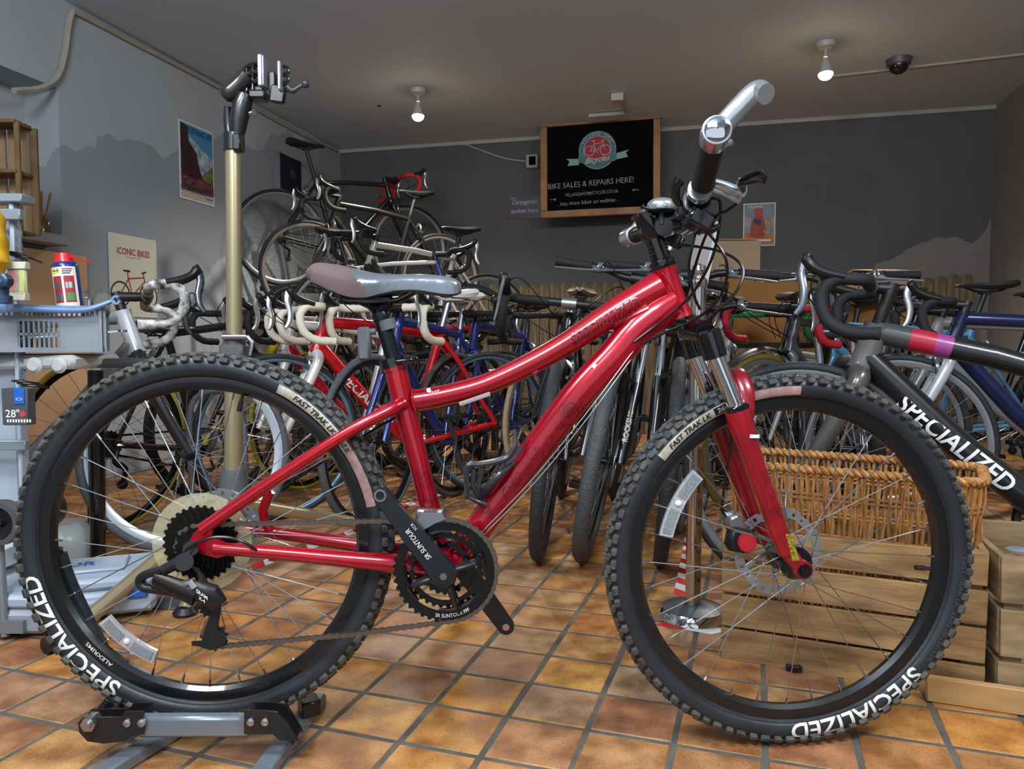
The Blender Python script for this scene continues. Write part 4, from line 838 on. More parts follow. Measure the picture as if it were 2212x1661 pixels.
    if susp:
        for s in (-1, 1):
            f.cyl(cr_+V((0, s*.062, 0)), fh.lerp(cr_, .55)+V((0, s*.062, 0)), .014, 12, 1); f.tube([fh.lerp(cr_, .62)+V((0, s*.062, 0)), fh+V((0, s*.062, 0))], [.020, .016], 12)
        f.tube([cr_+V((0, -.08, .0)), cr_, cr_+V((0, .08, 0))], [.018, .022, .018], 12); f.tube(smooth([fh.lerp(cr_, .6)+V((.0, s*.062, 0))+V((.03*(1-abs(s)), 0, .05*(1-abs(s)))) for s in (-1, -.5, 0, .5, 1)], 3), .009, 8)
    else:
        for s in (-1, 1): f.tube(smooth([cr_+V((0, s*.012, .01)), cr_+V((0, s*.034, -.025)), cr_.lerp(fh, .55)+V((-.008, s*.046, 0)), fh+V((0, s*.052, 0))], 4), [k*.95, k*.9, k*.75, k*.5], 10)
    f.obj('fork', [KM, CHROME], root, mw=S)
    if ftext:
        for s in (1,):
            b = MB(); A = fh.lerp(cr_, .32)+V((0, s*.062, 0)); dn = (fh-cr_).normalized()
            fnn = lambda x, y: A-dn*x+V((math.cos(y/.019)*.0195, -math.sin(y/.019)*.0195, 0)); put_text(b, 'ROCKSHOX', .026, fnn, 0, bold=.02, fit=.13); b.obj('fork_lettering', WHITE, root, mw=S, flat=True)
    top = hb1+hx_*(.03+barz); se = top+V((stemlen, 0, .005)); b = MB(); b.cyl(hb1, top+hx_*.015, .0165, 12); b.tube([top, se], [.017, .015], 12); b.cyl(se+V((0, -.025, 0)), se+V((0, .025, 0)), .020, 14); b.obj('stem', BLACK if lever != 'd5dade' else ALLOY, root, mw=S)
    TAPE = mat('tape_'+tape, tape, .75, bump=.3, bscale=150)
    if camo: TAPE = mat('camo_tape', 'dedcd6', .6, var=1, vscale=38, col2='2b2a2c')
    hy = root
    if bar == 'drop':
        b = MB(); b.cyl(se+V((0, -.09, 0)), se+V((0, .09, 0)), .0145, 12); b.obj('handlebar', BLACK, root, mw=S)
        for s in (-1, 1):
            P = smooth([se+V(p) for p in ((0, .07*s, 0), (0, .17*s, 0), (.022, .202*s, .001), (.07, .21*s, .0), (.10, .212*s, -.035), (.088, .214*s, -.095), (.04, .216*s, -.128), (-.035, .218*s, -.134))], 4)
            b = MB(); b.tube(P, [.0152 if i % 2 else .0168 for i in range(len(P))], 12); b.obj('bar_tape', TAPE, root, mw=S)
            b = MB(); c = se+V((.07, .211*s, .006)); b.tube(smooth([c+V((-.025, 0, 0)), c+V((.02, 0, .012)), c+V((.052, 0, .030)), c+V((.066, 0, .050)), c+V((.060, 0, .062))], 3), [.014, .018, .017, .019, .012], 12, fx=1.1, fy=.85); l = b.obj('brake_hood', BLACK, root, mw=S)
            b = MB(); b.tube(smooth([c+V((.070, 0, .045)), c+V((.078, s*.004, .012)), c+V((.070, s*.01, -.03)), c+V((.074, s*.014, -.068)), c+V((.088, s*.016, -.09))], 3), [.012, .010, .009, .008, .006], 8, fx=.55, fy=1.2); b.obj('brake_lever', mat('lever_'+lever, lever, .25, .8), root, mw=S)
            b = MB(); b.tube(smooth([c+V((.06, -.01*s, .04)), c+V((.09, -.06*s, .05)), c+V((.08, -.15*s, -.03)), hb0+V((.03, -.02*s+.0, .06))], 5), .0022, 5); b.obj('cable', CABLE, root, mw=S)
    else:
        hw = .29; P = [se+V(p) for p in ((-.03, -hw, .022), (-.012, -.12, .018), (0, -.05, 0), (0, .05, 0), (-.012, .12, .018), (-.03, hw, .022))]
        b = MB(); b.tube(smooth(P, 4), .0125, 12); b.obj('handlebar', BLACK, root, mw=S)
        for s in (-1, 1):
            b = MB(); a, c = se+V((-.018, s*.165, .02)), se+V((-.030, s*.295, .022)); b.tube([a, a.lerp(c, .05), a.lerp(c, .95), c], [.019, .016, .016, .018], 12); b.obj('grip', TAPE, root, mw=S)
            b = MB(); q = se+V((-.012, s*.135, .02)); b.cyl(q-V((0, .01, 0)), q+V((0, .01, 0)), .018, 12); b.tube([q, q+V((.03, 0, -.01)), q+V((.045, s*.02, -.015))], [.011, .012, .009], 10); b.tube(smooth([q+V((.042, s*.01, -.015)), q+V((.06, s*.05, -.02)), q+V((.045, s*.11, -.022)), q+V((.05, s*.15, -.026))], 3), [.008, .007, .006, .006], 8, fx=1.2, fy=.7); b.obj('brake_lever', mat('lever_'+lever, lever, .25, .8), root, mw=S)
            b = MB(); b.tube(smooth([q+V((.03, 0, -.01)), q+V((.10, -s*.04, .01)), q+V((.09, -s*.12, -.10)), hb0+V((.03, 0, .05))], 5), .0022, 5); b.obj('cable', CABLE, root, mw=S)
    # saddle, post, cranks
    st_ = bb+sd*(seat-bb.z)/sd.z; b = MB(); b.cyl(sc, st_-sd*.02, .0138, 12); b.box(st_-sd*.02, (.05, .04, .014), 0, None, bev=.003); b.obj('seatpost', BLACK if sad != 'e6e3da' else ALLOY, root)
    b = MB(); rows = []
    for x, hw, zt, zb in ((-.135, .03, .038, .020), (-.125, .058, .042, .012), (-.09, .070, .040, .002), (-.05, .062, .034, -.002), (-.01, .042, .030, .0), (.04, .026, .028, .006), (.09, .020, .028, .008), (.125, .016, .025, .010), (.138, .008, .018, .010)):
        rows.append([st_+V((x, hw*math.sin(a)*(1 if math.cos(a) > 0 else .8), (zb+(zt-zb)*max(0, math.cos(a))**.6 if math.cos(a) > 0 else zb-.003))) for a in [2*PI*i/14 for i in range(14)]])
    b.add([p for r in rows for p in r], [(i*14+j, i*14+(j+1) % 14, (i+1)*14+(j+1) % 14, (i+1)*14+j) for i in range(8) for j in range(14)]+[tuple(range(13, -1, -1)), tuple(range(8*14, 9*14))])
    for s in (-1, 1): b.tube([st_+V((-.09, s*.022, .004)), st_+V((-.05, s*.022, -.014)), st_+V((.04, s*.02, -.014)), st_+V((.10, s*.01, .008))], .0035, 6)
    b.obj('saddle', mat('saddle_'+sad, sad, .45), root)
    b = MB(); ring_gear(b, (bb.x, 0, bb.z), -.047, .092, 40, .074, .0025)
    for i in range(5): a = 2*PI*i/5; b.beam(bb+V((0, -.047, 0)), bb+V((math.cos(a)*.078, -.047, math.sin(a)*.078)), .004, .014, up=(0, 1, 0))
    ck = b.obj('chainset', mat('chainset_metal', '77797c' if lever != '3c3a38' else '222326', .3, .8), root)
    ca = rnd.uniform(0, 6)
    for s in (-1, 1):
        d = V((math.cos(ca), 0, math.sin(ca)))*s; b = MB(); e = bb+d*.17+V((0, s*.07, 0)); b.tube([bb+V((0, s*.045, 0)), bb+V((0, s*.062, 0))+d*.02, e], [.014, .013, .010], 8); b.obj('crank_arm', MATS['chainset_metal'], root)
        b = MB(); p = e+V((0, s*.05, 0)); b.cyl(e, e+V((0, s*.09, 0)), .008, 8); 
        for q in (-1, 1): b.box(p+V((q*.035, 0, 0)), (.012, .085, .020), 0, None, bev=.003)
        for q in (-1, 1): b.box(p+V((0, q*.036, 0)), (.075, .010, .014), 0)
        b.obj('pedal', BLACK, root)
    b = MB()
    for s in (1, -1): b.tube([rh+V((0, -.04, s*.034)), bb+V((0, -.047, s*.092))], .0042, 4, fx=.6)
    b.tube(smooth([bb+V((0, -.047, .092))+V((math.sin(a)*.092, 0, (math.cos(a)-1)*.092)) for a in (0, .8, 1.57, 2.3, 3.14)], 3), .0042, 4); b.obj('chain', DSTEEL, root)
    b = MB(); b.tube(smooth([rh+V((0, -.07, -.02)), rh+V((-.01, -.075, -.06)), rh+V((.03, -.07, -.09)), rh+V((.03, -.05, -.15))], 3), [.010, .013, .011, .008], 8); b.cyl(rh+V((.03, -.055, -.15)), rh+V((.03, -.045, -.15)), .02, 10); b.obj('rear_derailleur', DSTEEL, root)
    if not susp:
        for c, X in ((cr_+V((.035, 0, -.02)), S), (sc.lerp(rh, .17)+V((-.03, 0, .02)), M.Identity(4))):
            b = MB(); b.tube(smooth([c+V((0, -.03, -.04)), c+V((0, -.034, -.01)), c+V((0, 0, .015)), c+V((0, .034, -.01)), c+V((0, .03, -.04))], 3), [.006, .008, .008, .008, .006], 8)
            for s in (-1, 1): b.box(c+V((0, s*.022, -.042)), (.045, .010, .010), 0)
            b.obj('rim_brake', ALLOY, root, mw=X)
    else:
        for w_, X in ((fh, S), (rh, M.Identity(4))):
            b = MB(); b.ring(w_+V((0, .045, 0)), YA, [(.08, 0), (.08, .0018), (.062, .0018), (.062, 0)], 28)
            for i in range(5): a = 2*PI*i/5; b.beam(w_+V((math.cos(a)*.02, .046, math.sin(a)*.02)), w_+V((math.cos(a+.4)*.066, .046, math.sin(a+.4)*.066)), .006, .0018, up=(0, 1, 0))
            b.obj('brake_disc', MATS['disc_steel'], root, mw=X)
    if guards:
        b = MB(); GM = mat('mudguard_plastic', '33363a', .35, .2)
        for c, a0, a1, X in ((fh, .5, 2.9, S),):
            b.ring(c, YA, [(R+.018, -.022), (R+.026, -.012), (R+.028, 0), (R+.026, .012), (R+.018, .022)], 20, 0, closed=False, a0=PI*.10-PI/2+PI/2, a1=PI*.95)
        b.obj('mudguard', GM, root, mw=S)
    return root
GU, GR_, GL, GC = 'road bikes stacked on the raised rack', 'bikes parked on the right behind the basket', 'bikes parked behind the repair stand', 'bikes parked wheel first behind the red bicycle'
def fx(px, Y): return ((px-1106)/FPX*(Y+.03), Y)
# raised rack, back left
bike('road_bike', 'black road bike with red bar tape, highest on the back left rack', GU, (-.80, 5.86), 36, z=1.12, wb=1.02, tape='c22233', frame='141518', rim='8a8c8f', tyre='131315', rdepth=.022, seat=1.0, lever='c9ccd0')
bike('road_bike', 'black and gold road bike with pale rims, facing left below the highest bike', GU, fx(675, 4.92), 216, z=.85, wb=1.0, frame='1a1816', fork='3a3026', rim='a79a92', rdepth=.02, tape='201c18', lever='c9ccd0', fat=1.1)
bike('road_bike', 'silver and black road bike facing left, its pale top tube above the grey saddle', GU, fx(745, 4.35), 214, z=.50, wb=1.0, frame='c9c3b6', fork='2a2825', tt2='2a2825', rim='b4b2ae', tape='171514', lever='d0d3d6', text='LOMBARDIA', tcol='2a2825')
bike('road_bike', 'white, blue and red road bike facing right under the wall cable', GU, fx(1012, 4.72), 12, z=.42, wb=1.0, frame='d9d4ce', tt2='2b3f8a', fork='c9c6c0', head='2b3f8a', rim='3a3b3d', tape='151517', text='COPPI', tcol='ffffff', steel=True, seat=.96)
# floor, left and middle
bike('road_bike', 'road bike with silver head tube and camouflage bar tape by the plastic crate', GL, fx(409, 2.5), 2, steer=28, wb=1.0, frame='8f9296', head='c4c8cc', fork='2a2b2e', rim='c8d2dc', tyre='55585c', camo=True, tw=.03, fat=1.35, rdepth=.028, text=None, lever='55585c', barz=.02)
bike('road_bike', 'black road bike with yellow stripes and a yellow walled tyre by the left wall', GL, (-1.02, 3.62), 60, wb=1.0, frame='17181a', tt2='d8c21c', rim='1d1e20', tyre='b5a81c', tw=.022, seat=.76)
bike('road_bike', 'black road bike with orange lettering standing behind the bronze pole', GL, fx(470, 3.35), 235, wb=1.0, frame='141416', fork='141416', text='KHAN', tcol='e09a1c', rim='4a4b4d', tape='17181a', tw=.03)
bike('road_bike', 'white and red road bike with white bar tape left of the red one', GL, fx(548, 3.3), 226, wb=1.0, frame='e2dfda', head='e8e5e0', fork='d9d6d0', tt2='c3182a', rim='2a2b2d', tape='e3ddcf', text='RACE', tcol='c3182a', lever='c0c4c8', fat=1.25)
bike('road_bike', 'bright red road bike with cream bar tape and white lettering', GL, fx(605, 2.98), 214, wb=1.0, frame='d2101e', head='d2101e', fork='e6e3de', rim='6f9ab4', tyre='2c2e30', rdepth=.013, tape='e3dac4', sad='e6e3da', text='SPECIALIZED', tcol='f2f0ea', lever='c8ccd0', fat=1.35)
bike('road_bike', 'blue road bike with grey tyres facing the camera under the grey saddle', GC, fx(806, 2.86), 247, wb=1.0, frame='1b3078', rim='2a2c30', tyre='55595e', tw=.028, tape='e3dac4', sad='e6e3da', fat=1.1, lever='c8ccd0')
bike('road_bike', 'dark blue road bike with brown grey tyres behind the bottle cage', GC, fx(985, 3.45), 244, wb=1.0, frame='1b2a6b', fork='22336f', rim='1d1e20', tyre='4a4540', tw=.028, tape='17181a', lever='3c3a38')
bike('road_bike', 'slim red road bike with white lettering facing right by the picket fence', GC, fx(1082, 4.45), 22, wb=1.0, frame='a3152a', rim='8a8c8e', tape='151517', sad='e6e3da', steel=True, text='TREK', tcol='f0ece6', slope=.0)
bike('road_bike', 'black racing bike with silver crank standing against the fence boards', GC, (-.62, 4.3), 205, wb=1.0, frame='17181a', rim='6a6c6e', tape='151517', text='COPPI', tcol='e8e4dc')
# nose-on row
bike('hybrid_bike', 'black hybrid bike with drop bars and silver levers, first of the nose on row', GC, (.09, 2.44), 262, lean=-6, wb=1.0, susp=False, frame='141518', fork='17181b', tyre='2f3134', tw=.042, rim='1f2022', tape='141416', lever='d5dade', text=None, sad='6e5a48')
bike('road_bike', 'road bike with cream walled tyres behind the nose on row', GC, fx(1168, 3.6), 238, wb=1.0, frame='2a2b2e', tyre='b59f7c', rim='c4c6c8', tw=.026, tape='151517', lever='c8ccd0')
bike('mountain_bike', 'black suspension bike with white fork lettering, second of the nose on row', GC, (.235, 2.42), 257, lean=-10, wb=1.05, susp=True, frame='17181b', fork='121316', tyre='4b4e50', tw=.048, rim='1d1e20', bar='flat', ftext=1, seat=.9)
bike('mountain_bike', 'black suspension bike with grey grips, third of the nose on row', GC, (.48, 2.38), 258, lean=-5, wb=1.05, susp=True, frame='202226', fork='15161a', tyre='2a2b2d', tw=.045, rim='1d1e20', bar='flat', ftext=1, seat=.9)
bike('hybrid_bike', 'grey hybrid bike with narrow grey tyres behind the white leaning panel', GC, (.64, 2.80), 253, lean=-5, wb=1.02, frame='9a9ea3', fork='9a9ea3', tyre='5a5d61', tw=.032, rim='a8abb0', bar='flat', text=None)
bike('hybrid_bike', 'silver hybrid bike with chrome fork right of the grey hybrid', GC, (.80, 3.1), 250, lean=-4, wb=1.02, frame='b7bbbf', fork='c5c8cb', tyre='33363a', tw=.034, rim='a8abb0', bar='flat', text=None)
# right hand side
bike('road_bike', 'grey road bike with big white lettering and black bar tape above the basket', GR_, (.805, 2.06), 157, forkl=.345, R=.332, wb=1.02, frame='4d4c4b', head='6a6865', fork='55534f', tt2='232324', fat=1.65, tyre='2a2c2e', rim='8f9498', tape='17181a', lever='6d7278', text='SPECIALIZED', tcol='e8e8e6', steer=-6, slope=.17, seat=.96, htl=.125, barz=.07, stemlen=.05, patch=('b02038', '9a3f86'))
bike('mountain_bike', 'mountain bike with a red bell and black grips, facing the camera', GR_, (1.19, 2.62), 262, wb=1.05, susp=True, frame='1d1e22', fork='3a3b3e', tyre='2b2d2f', tw=.05, rim='1d1e20', bar='flat', lever='c8ccd0', seat=.92)
bike('road_bike', 'road bike with red bar tape in front of the brown boxes', GR_, (.98, 2.95), 205, wb=1.0, frame='55565a', fork='8a8c8f', tape='b81f2e', tyre='7c6a2c', rim='8a8c8f', guards=True, steer=10, lever='b0b4b8')
bike('road_bike', 'navy blue road bike with black saddle behind the grey lettered bike', GR_, (1.42, 2.72), 164, wb=1.0, frame='14234e', fork='c9ccd0', tyre='2a2c2e', rim='a8abb0', tape='17181a', seat=.93, fat=1.3)
bike('hybrid_bike', 'silver framed hybrid bike with tall black saddle by the right wall', GR_, (1.62, 3.2), 167, wb=1.05, frame='8d9092', fork='8d9092', tyre='3a3c3e', rim='a8abb0', bar='flat', seat=1.02, fat=1.2, tw=.035)
bike('hybrid_bike', 'pale blue hybrid bike standing deep in the right hand group', GR_, (1.45, 3.75), 170, wb=1.05, frame='4f93b8', tyre='8d8672', rim='c4c6c8', bar='flat', seat=.98, tw=.035)
bike('mountain_bike', 'black mountain bike in the dark back corner of the right hand group', GR_, (2.05, 4.2), 172, wb=1.05, susp=True, frame='1a1b1e', tyre='222426', tw=.05, rim='1d1e20', bar='flat', seat=.97)
bike('road_bike', 'dark green road bike with green taped levers behind the red taped bars', GR_, (1.16, 3.45), 214, wb=1.0, frame='3f4a46', tape='1f6b3a', tyre='3a3c3e', rim='8a8c8f', steel=True, lever='a07a58')
# raised rack timber
RK = mat('rack_timber', '2c241c', .8, var=.3, vscale=8)
rk = thing('raised_bike_rack', 'dark stepped timber rack carrying the road bikes in the back left corner', 'rack', (-.9, 5.2, 0))
def rack_row(p, q, z):
    p, q = V(p), V(q); k = M.Translation((.9, -5.2, 0))
    b = MB(); b.beam(k @ V((p.x, p.y, z-.02)), k @ V((q.x, q.y, z-.02)), .10, .035, up=(0, 0, 1)); b.obj('rail', RK, rk)
    for t in (.08, .92): c = p.lerp(q, t); b = MB(); b.beam(k @ V((c.x, c.y, 0)), k @ V((c.x, c.y, z-.037)), .05, .05, up=(1, 0, 0)); b.obj('post', RK, rk)
def ends(front, yaw, wb): h = V((math.cos(math.radians(yaw)), math.sin(math.radians(yaw)), 0)); f_ = V((front[0], front[1], 0)); return f_+h*.16, f_-h*(wb+.16)
for fr_, yw, zz in (((-.80, 5.86), 36, 1.12), (fx(675, 4.92), 216, .85), (fx(745, 4.35), 214, .50), (fx(1012, 4.72), 12, .42)): p, q = ends(fr_, yw, 1.0); rack_row(p, q, zz)
# ================================================================= FENCE, WALL THINGS, CEILING THINGS
PK = mat('fence_wood', '7d6a4a', .8, var=.45, vscale=5, col2='4c4030', stretch=(14, 14, 1))
fen = thing('picket_fence', 'brown timber picket fence with rounded tops along the back wall', 'fence', BL+BN*.10)
FX = M((BU, V((0, 0, 1)), BU.cross(V((0, 0, 1))))).transposed()
pk = []
for i in range(4):
    b = MB(); h = 1.19+.006*i; po = [(0, 0), (.080, 0), (.080, h-.03)]+[(.040+.040*math.cos(a), h-.03+.03*math.sin(a)) for a in (.4, .8, 1.2, 1.57, 1.94, 2.34, 2.74)]+[(0, h-.03)]
    b.prism(po, FX.to_4x4(), -.008, .008); pk.append(b.mesh('picket', PK))
for i in range(58): link('picket', pk[rnd.randrange(4)], fen, mw=M.Translation(BU*(.02+.085*i)))
for z in (.3, .95): b = MB(); b.beam(BU*.0+V((0, 0, z))-BN*.03, BU*4.95+V((0, 0, z))-BN*.03, .035, .06, up=(0, 0, 1)); b.obj('rail', PK, fen)
def wall_frame(px, py, side='B', off=.012):
    if side == 'B': p = on_plane(px, py, BL+BN*off, BN); u = BU; n = BN
    else: p = on_plane(px, py, wl(5)+LN*off, LN); u = WD; n = LN
    return p, u, n
def flat_poly(mb, F, pts, mi, l=0): mb.add([F(x, y) for x, y in pts], [tuple(range(len(pts)))], mi)
def fr(p, u, tilt=0, lift=0):
    c, s = math.cos(tilt), math.sin(tilt); v = V((0, 0, 1)); uu = u*c+v*s; vv = v*c-u*s; n = uu.cross(vv)
    return lambda x, y, l=0: p+uu*x+vv*y+n*(lift+l)
def circ(r, n=40, cx=0, cy=0, a0=0, a1=2*PI): return [(cx+r*math.cos(a0+(a1-a0)*i/n), cy+r*math.sin(a0+(a1-a0)*i/n)) for i in range(n if abs(a1-a0-2*PI) < 1e-6 else n+1)]
def annulus(mb, F, r0, r1, cx, cy, mi, l, n=36, a0=0, a1=2*PI, ky=1):
    for i in range(n):
        a, c = a0+(a1-a0)*i/n, a0+(a1-a0)*(i+1)/n
        mb.quad(*[F(cx+r*math.cos(q), cy+r*math.sin(q)*ky, l) for r, q in ((r0, a), (r1, a), (r1, c), (r0, c))], mi)
def stroke(mb, F, pts, wd, mi, l):
    for (x0, y0), (x1, y1) in zip(pts, pts[1:]):
        L = math.hypot(x1-x0, y1-y0) or 1; nx, ny = -(y1-y0)/L*wd/2, (x1-x0)/L*wd/2; mb.quad(F(x0+nx, y0+ny, l), F(x1+nx, y1+ny, l), F(x1-nx, y1-ny, l), F(x0-nx, y0-ny, l), mi)
def little_bike(mb, F, cx, cy, s, mf, mw_, l, seatm=None):
    for dx in (-.29, .29): annulus(mb, F, .17*s, .195*s, cx+dx*s, cy-.12*s, mw_, l)
    a, q, c, d, e = (-.29, -.12), (-.05, -.13), (-.12, .12), (.2, .16), (.29, -.12)
    S = lambda *P: [(cx+x*s, cy+y*s) for x, y in P]
    for P in (S(a, q), S(q, c), S(c, d), S(q, (.215, .10)), S(a, c), S(c, (-.14, .22)), S((.19, .22), (.22, .08), e)): stroke(mb, F, P, .022*s, mf, l)
    stroke(mb, F, S((-.22, .235), (-.08, .23)), .03*s, mw_, l); stroke(mb, F, S((.15, .22), (.25, .25)), .025*s, mw_, l); stroke(mb, F, S(q, (.02, -.22)), .02*s, mf, l)
# chalkboard
p, u, n = wall_frame(1295, 359, off=.30); W_, H_ = .915, .748; F = fr(p, u, .006)
cb = thing('chalkboard', 'wood framed blackboard with round shop badge and chalk writing on the back wall', 'chalkboard', p); cbI = M.Translation(-p)
def sub(mb): mb.xf(0, cbI); return mb
OAK = mat('oak_frame', 'a5723a', .5, var=.35, vscale=6, col2='835425'); BRD = mat('board_black', '07080a', .95, spec=.1)
b = MB(); X = M.Translation(p) @ M((u, V((0, 0, 1)), u.cross(V((0, 0, 1))))).transposed().to_4x4() @ M.Rotation(.006, 4, 'Z')
b.box((0, 0, -.006), (W_-.06, H_-.06, .02)); b.xf(0, X); sub(b).obj('board', BRD, cb)
for nm, c, d in (('frame_rail', (0, H_/2-.027, 0), (W_, .054, .035)), ('frame_rail', (0, -H_/2+.027, 0), (W_, .054, .035)), ('frame_stile', (-W_/2+.027, 0, 0), (.054, H_-.108, .035)), ('frame_stile', (W_/2-.027, 0, 0), (.054, H_-.108, .035))):
    b = MB(); b.box(c, d, 0, None, bev=.004); b.xf(0, X); sub(b).obj(nm, OAK, cb)
CH = mat('chalk', '9c9c98', .9); TEAL = mat('badge_teal', '4c7380', .7); BRED = mat('badge_red', 'a82b38', .7); BPALE = mat('badge_pale', 'a9b9b4', .7); BGRN = mat('badge_ribbon', '7fa89a', .7); BCR = mat('badge_cream', 'e2cfa0', .7)
bx, by, br = -.015, .120, .142; b = MB(); z0 = .006
annulus(b, F, 0, br, bx, by, 0, z0, 48); annulus(b, F, br-.004, br, bx, by, 2, z0+.002, 48); annulus(b, F, 0, .105, bx, by, 1, z0+.002, 48); annulus(b, F, .103, .107, bx, by, 2, z0+.003, 48)
little_bike(b, F, bx, by+.022, .205, 2, 2, z0+.004)
for s in (-1, 1): flat_poly(b, lambda x, y: F(x, y, z0), [(bx+s*.14, by-.045+.012*s), (bx+s*.24, by-.03+.02*s), (bx+s*.215, by-.052+.02*s), (bx+s*.232, by-.085+.02*s), (bx+s*.14, by-.09+.012*s)], 3, ); 
b.v = [q+u.cross(V((0, 0, 1)))*.0 for q in b.v]
ribbon = [(bx-.145+.29*i/12, by-.058-.028*math.sin(PI*i/12)) for i in range(13)]
for (x0, y0), (x1, y1) in zip(ribbon, ribbon[1:]): b.quad(F(x0, y0+.026, z0+.005), F(x1, y1+.026, z0+.005), F(x1, y1-.026, z0+.005), F(x0, y0-.026, z0+.005), 0)
for i, chh in enumerate('VILLAGE SHOP'):
    a = math.radians(152-(124)*i/11); c = (bx+math.cos(a)*.126, by+math.sin(a)*.126)
    if chh != ' ': put_text(b, chh, .036, (lambda a, c: lambda x, y: F(c[0]+x*math.sin(a)+y*math.cos(a), c[1]-x*math.cos(a)+y*math.sin(a), z0+.004))(a, c), 2, bold=0)
put_text(b, 'Bicycles', .062, lambda x, y: F(bx+x, by-.075+y+x*.10, z0+.008), 4, shear=.45, bold=.004, fit=.19)
sub(b).obj('badge', [TEAL, BRED, BPALE, BGRN, BCR], cb, flat=True)
b = MB(); z1 = .008
def chalk_line(t, cx, cy, size, fit, sl=.03):
    b = MB(); put_text(b, t, size, lambda x, y: F(cx+x, cy+y+x*sl+.002*math.sin(x*90), z1), 0, bold=-.004, fit=fit); sub(b).obj('chalk_line', CH, cb, kind='stuff', flat=True)
chalk_line('BIKE SALES & REPAIRS HERE!', -.07, -.125, .060, .655); chalk_line('VILLAGESHOPBICYCLES.CO.UK', -.06, -.20, .035, .41); chalk_line('. lots more bikes on website .', -.09, -.265, .044, .46)
for s, cx, cy in ((1, -.36, -.235), (-1, .275, -.195)): b = MB(); stroke(b, F, [(cx-.025, cy), (cx+.025, cy)], .004, 0, z1); stroke(b, F, [(cx+s*.012, cy+.008), (cx+s*.025, cy), (cx+s*.012, cy-.008)], .004, 0, z1); sub(b).obj('chalk_arrow', CH, cb, flat=True)
# framed picture behind the board top, bracket lamp box on the ceiling
pq, u, n = wall_frame(1297, 258, off=.16); b = MB(); b.box((0, 0, 0), (.40, .09, .02)); b.xf(0, M.Translation(pq) @ M((u, V((0, 0, 1)), u.cross(V((0, 0, 1))))).transposed().to_4x4())
b.obj('wall_screen', mat('screen_black', '070708', .3), label='thin black screen edge showing just above the blackboard', cat='screen')
TRK = mat('trunking_white', 'b4b0a6', .5); cbx = thing('cable_trunking', 'white cable trunking and junction box on the ceiling above the blackboard', 'trunking', cp(1334, 205))
o0 = cbx.location.copy(); b = MB(); b.box((0, 0, -.02), (.085, .07, .05), 0, M.Rotation(-.24, 3, 'Z'), bev=.005); b.obj('junction_box', TRK, cbx)
b = MB(); e1 = cp(1352, 240)-o0; e2 = cp(1272, 247)-o0; b.beam((.03, .02, -.01), e1+V((0, 0, -.01)), .022, .022, up=(0, 0, 1)); b.beam(e1+V((.01, 0, -.012)), e2+V((0, 0, -.012)), .024, .024, up=(0, 0, 1)); b.obj('trunking', TRK, cbx)
# enamel sign, posters
def poster(name, label, cat, px, py, w_, h_, side, mats, draw, tilt=0, off=.006, th=.003):
    p, u, n = wall_frame(px, py, side, off); v = V((0, 0, 1)); X = M.Translation(p) @ M((u, v, u.cross(v))).transposed().to_4x4() @ M.Rotation(tilt, 4, 'Z')
    t = thing(name, label, cat, p); I = M.Translation(-p); b = MB(); b.box((0, 0, -th/2), (w_, h_, th)); b.xf(0, I @ X); b.obj('sheet', mats[0], t)
    b = MB(); F = lambda x, y, l=0: I @ X @ V((x, y, .0012+l)); draw(b, F, w_, h_); b.obj('print', mats, t, flat=True); return t
NAVY = mat('enamel_navy', '1b2148', .35, coat=.4); MAR = mat('enamel_maroon', '5a2228', .4)
def d_sign(b, F, w_, h_):
    for y in (-1, 1): stroke(b, F, [(-w_/2, y*(h_/2-.006)), (w_/2, y*(h_/2-.006))], .012, 1, 0)
    for x in (-1, 1): stroke(b, F, [(x*(w_/2-.006), -h_/2), (x*(w_/2-.006), h_/2)], .012, 1, 0)
    put_text(b, 'Campagnolo', .055, lambda x, y: F(x, .035+y, 0), 2, shear=.5, bold=.005, fit=.21); put_text(b, 'spoken here', .055, lambda x, y: F(x, -.035+y, 0), 2, bold=.006, fit=.23)
poster('enamel_sign', 'small navy sign with cream lettering and maroon edge left of the blackboard', 'sign', 1133, 447, .30, .185, 'B', [NAVY, MAR, CREAM], d_sign)
PGR = mat('poster_cream', 'ccc8b4', .6); PRD = mat('poster_red', 'a82c30', .6); PBK = mat('poster_black', '1c1a1a', .6); PGY = mat('poster_grey', '8c8a80', .6)
def d_iconic(b, F, w_, h_):
    put_text(b, 'ICONIC BIKES', .05, lambda x, y: F(x, h_*.30+y), 1, bold=.02, fit=w_*.68); put_text(b, 'Mountain bike', .014, lambda x, y: F(x, h_*.235+y), 3, fit=w_*.3); little_bike(b, F, 0, -h_*.13, w_*1.02, 1, 2, 0)
poster('poster', 'cream poster titled ICONIC BIKES with a small red bicycle on the left wall', 'poster', 290, 598, .36, .445, 'L', [PGR, PRD, PBK, PGY], d_iconic)
PW = mat('poster_white', 'd5d6d2', .6); PB = mat('poster_blue', '3f87b0', .6); PBD = mat('poster_dark_blue', '20304f', .6); PMR = mat('poster_maroon', '4a1f2b', .6, var=.5, vscale=30, col2='2a1220'); PGN = mat('poster_green', '3a4a1e', .6, var=.5, vscale=40, col2='8c8a3a'); PSN = mat('poster_snow', 'c3cdd4', .6, var=.4, vscale=25, col2='6d8aa0'); POR = mat('poster_orange', '8a4a3a', .6, var=.8, vscale=60, col2='3a2a3a'); PBG = mat('poster_beige', 'b9ae94', .6)
